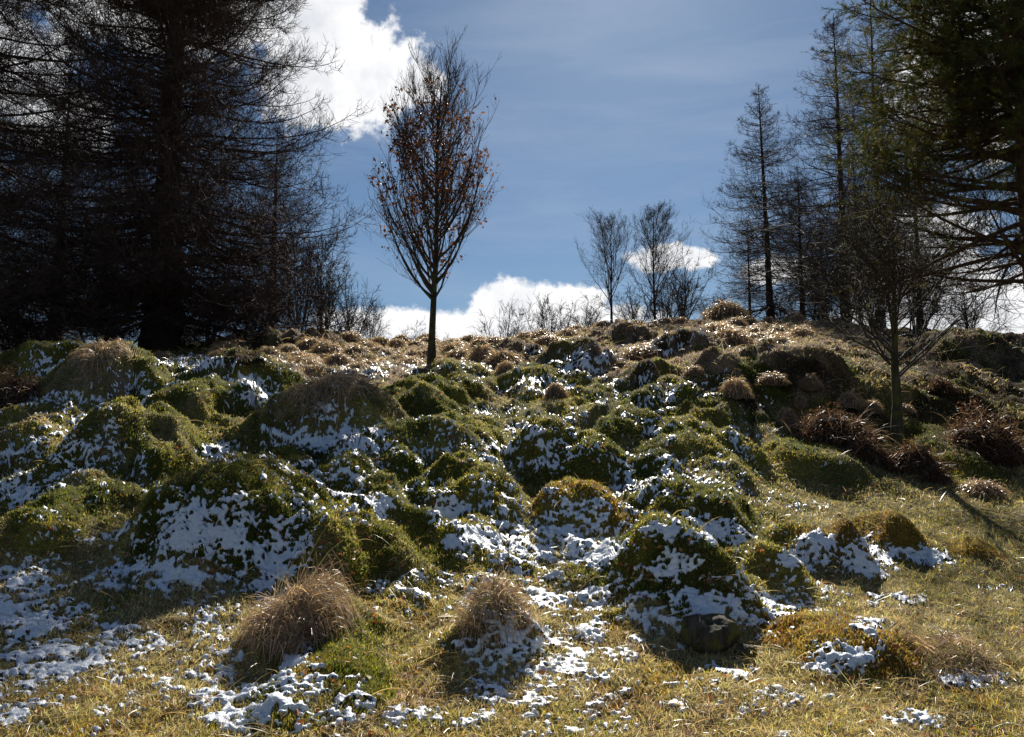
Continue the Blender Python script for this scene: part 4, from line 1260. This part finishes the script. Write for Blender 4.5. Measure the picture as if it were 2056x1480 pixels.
for i_, (bx, bb, bw, bh, lab) in enumerate(BR):
    fx, fy = hit(bx, bb)
    k_ = fy / FPX
    rx = bw * k_ * .5; ry = rx * .6; h = bh * k_ * .8
    cy = fy + ry * .8; cx = pix(bx, bb)[0] * cy
    st, fr = bracken_mesh(600 + i_, rx, ry, h, int(350 + 800 * min(1, rx)))
    root = bpy.data.objects.new('bracken_clump', None); sc.collection.objects.link(root)
    root.location = (cx, cy, gz(cx, cy) - .05)
    root['label'] = lab; root['category'] = 'bracken'; root['group'] = 'dead bracken heaps'
    link('mound', mound_mesh(700 + i_, h * .6, rx * .75, (.035, .02, .013)), root).scale = (1, .6, 1)
    link('stems', st, root); link('fronds', fr, root)['kind'] = 'stuff'

# ------------------------------------------------------------------ stones, post, single big leaves
def rock_mesh(seed, rx, ry, rz):
    import bmesh
    bm = bmesh.new(); bmesh.ops.create_icosphere(bm, subdivisions=4, radius=1.0)
    V = np.array([v.co[:] for v in bm.verts])
    V = np.sign(V) * np.abs(V) ** .8
    nn = fbm(V[:, 0] * 1.3 + seed, V[:, 1] * 1.3 + V[:, 2] * .9, seed, 4)
    n3_ = fbm(V[:, 0] * 4 + seed, V[:, 2] * 4 + V[:, 1] * 3, seed + 3, 3)
    V *= (.70 + .45 * nn + .20 * n3_ + .10 * fbm(V[:, 0] * 9, V[:, 2] * 9 + V[:, 1] * 7, seed + 5, 2))[:, None]
    V *= np.array([rx, ry, rz])
    for v, c in zip(bm.verts, V): v.co = c
    me = bpy.data.meshes.new('stone'); bm.to_mesh(me); bm.free()
    me.polygons.foreach_set('use_smooth', np.ones(len(me.polygons), bool))
    me.materials.append(M_rock); return me
M_rock = bark_mat('stone', (.030, .026, .020), (.10, .088, .065), 14, 1.0, .2, (.10, .095, .02))
for px_, pb, w_, h_, lab in ((1437, 1312, 112, 66, 'dark mossy stone lying below the largest dark hummock'), (1503, 1326, 44, 30, 'small dark stone touching the right side of the mossy stone')):
    fx, fy = hit(px_, pb, lambda x, y: ground_h(x, y)[0])
    k_ = fy / FPX
    o = link('stone', rock_mesh(int(px_), w_ * k_ * .46, w_ * k_ * .40, h_ * k_ * .55), loc=(fx, fy + w_ * k_ * .35, gz(fx, fy + w_ * k_ * .35) + h_ * k_ * .14),
             label=lab, category='stone', group='stones')
    o.rotation_euler = (.1, .05, .6)
fx, fy = hit(1502, 1030, lambda x, y: ground_h(x, y)[0])
g = np.random.default_rng(3)
pp_ = np.array([[[0, 0, -.08], [0.004, 0, .03], [0, .004, .09], [.006, 0, .13]]])
Vp, Fp = tubes(pp_, [.028], [.02], 8)
link('wooden_stub', mk_mesh('wooden_stub', .75 * np.concatenate([Vp, [[.006, 0, .137]]]), Fp, [(24 + i_, 24 + (i_ + 1) % 8, 32) for i_ in range(8)], M_larch), loc=(fx, fy, gz(fx, fy)),
     label='short dark wooden stub sticking out of the short grass', category='stub')
bpy.context.view_layer.update()
tot = 0
for o in sc.objects:
    if o.type == 'MESH': tot += sum(1 for _ in ()) 
seen = set(); tri = 0
for o in sc.objects:
    if o.type == 'MESH' and o.data.name not in seen:
        seen.add(o.data.name); tri += len(o.data.loops) - 2 * len(o.data.polygons)
if __import__('os').environ.get('TRI'):
    for o in sorted([o for o in sc.objects if o.type == 'MESH'], key=lambda o: -len(o.data.loops))[:25]: print(o.name, o.data.name, len(o.data.loops) - 2 * len(o.data.polygons))
print('TRIANGLES', tri, 'time', time.time() - T0)
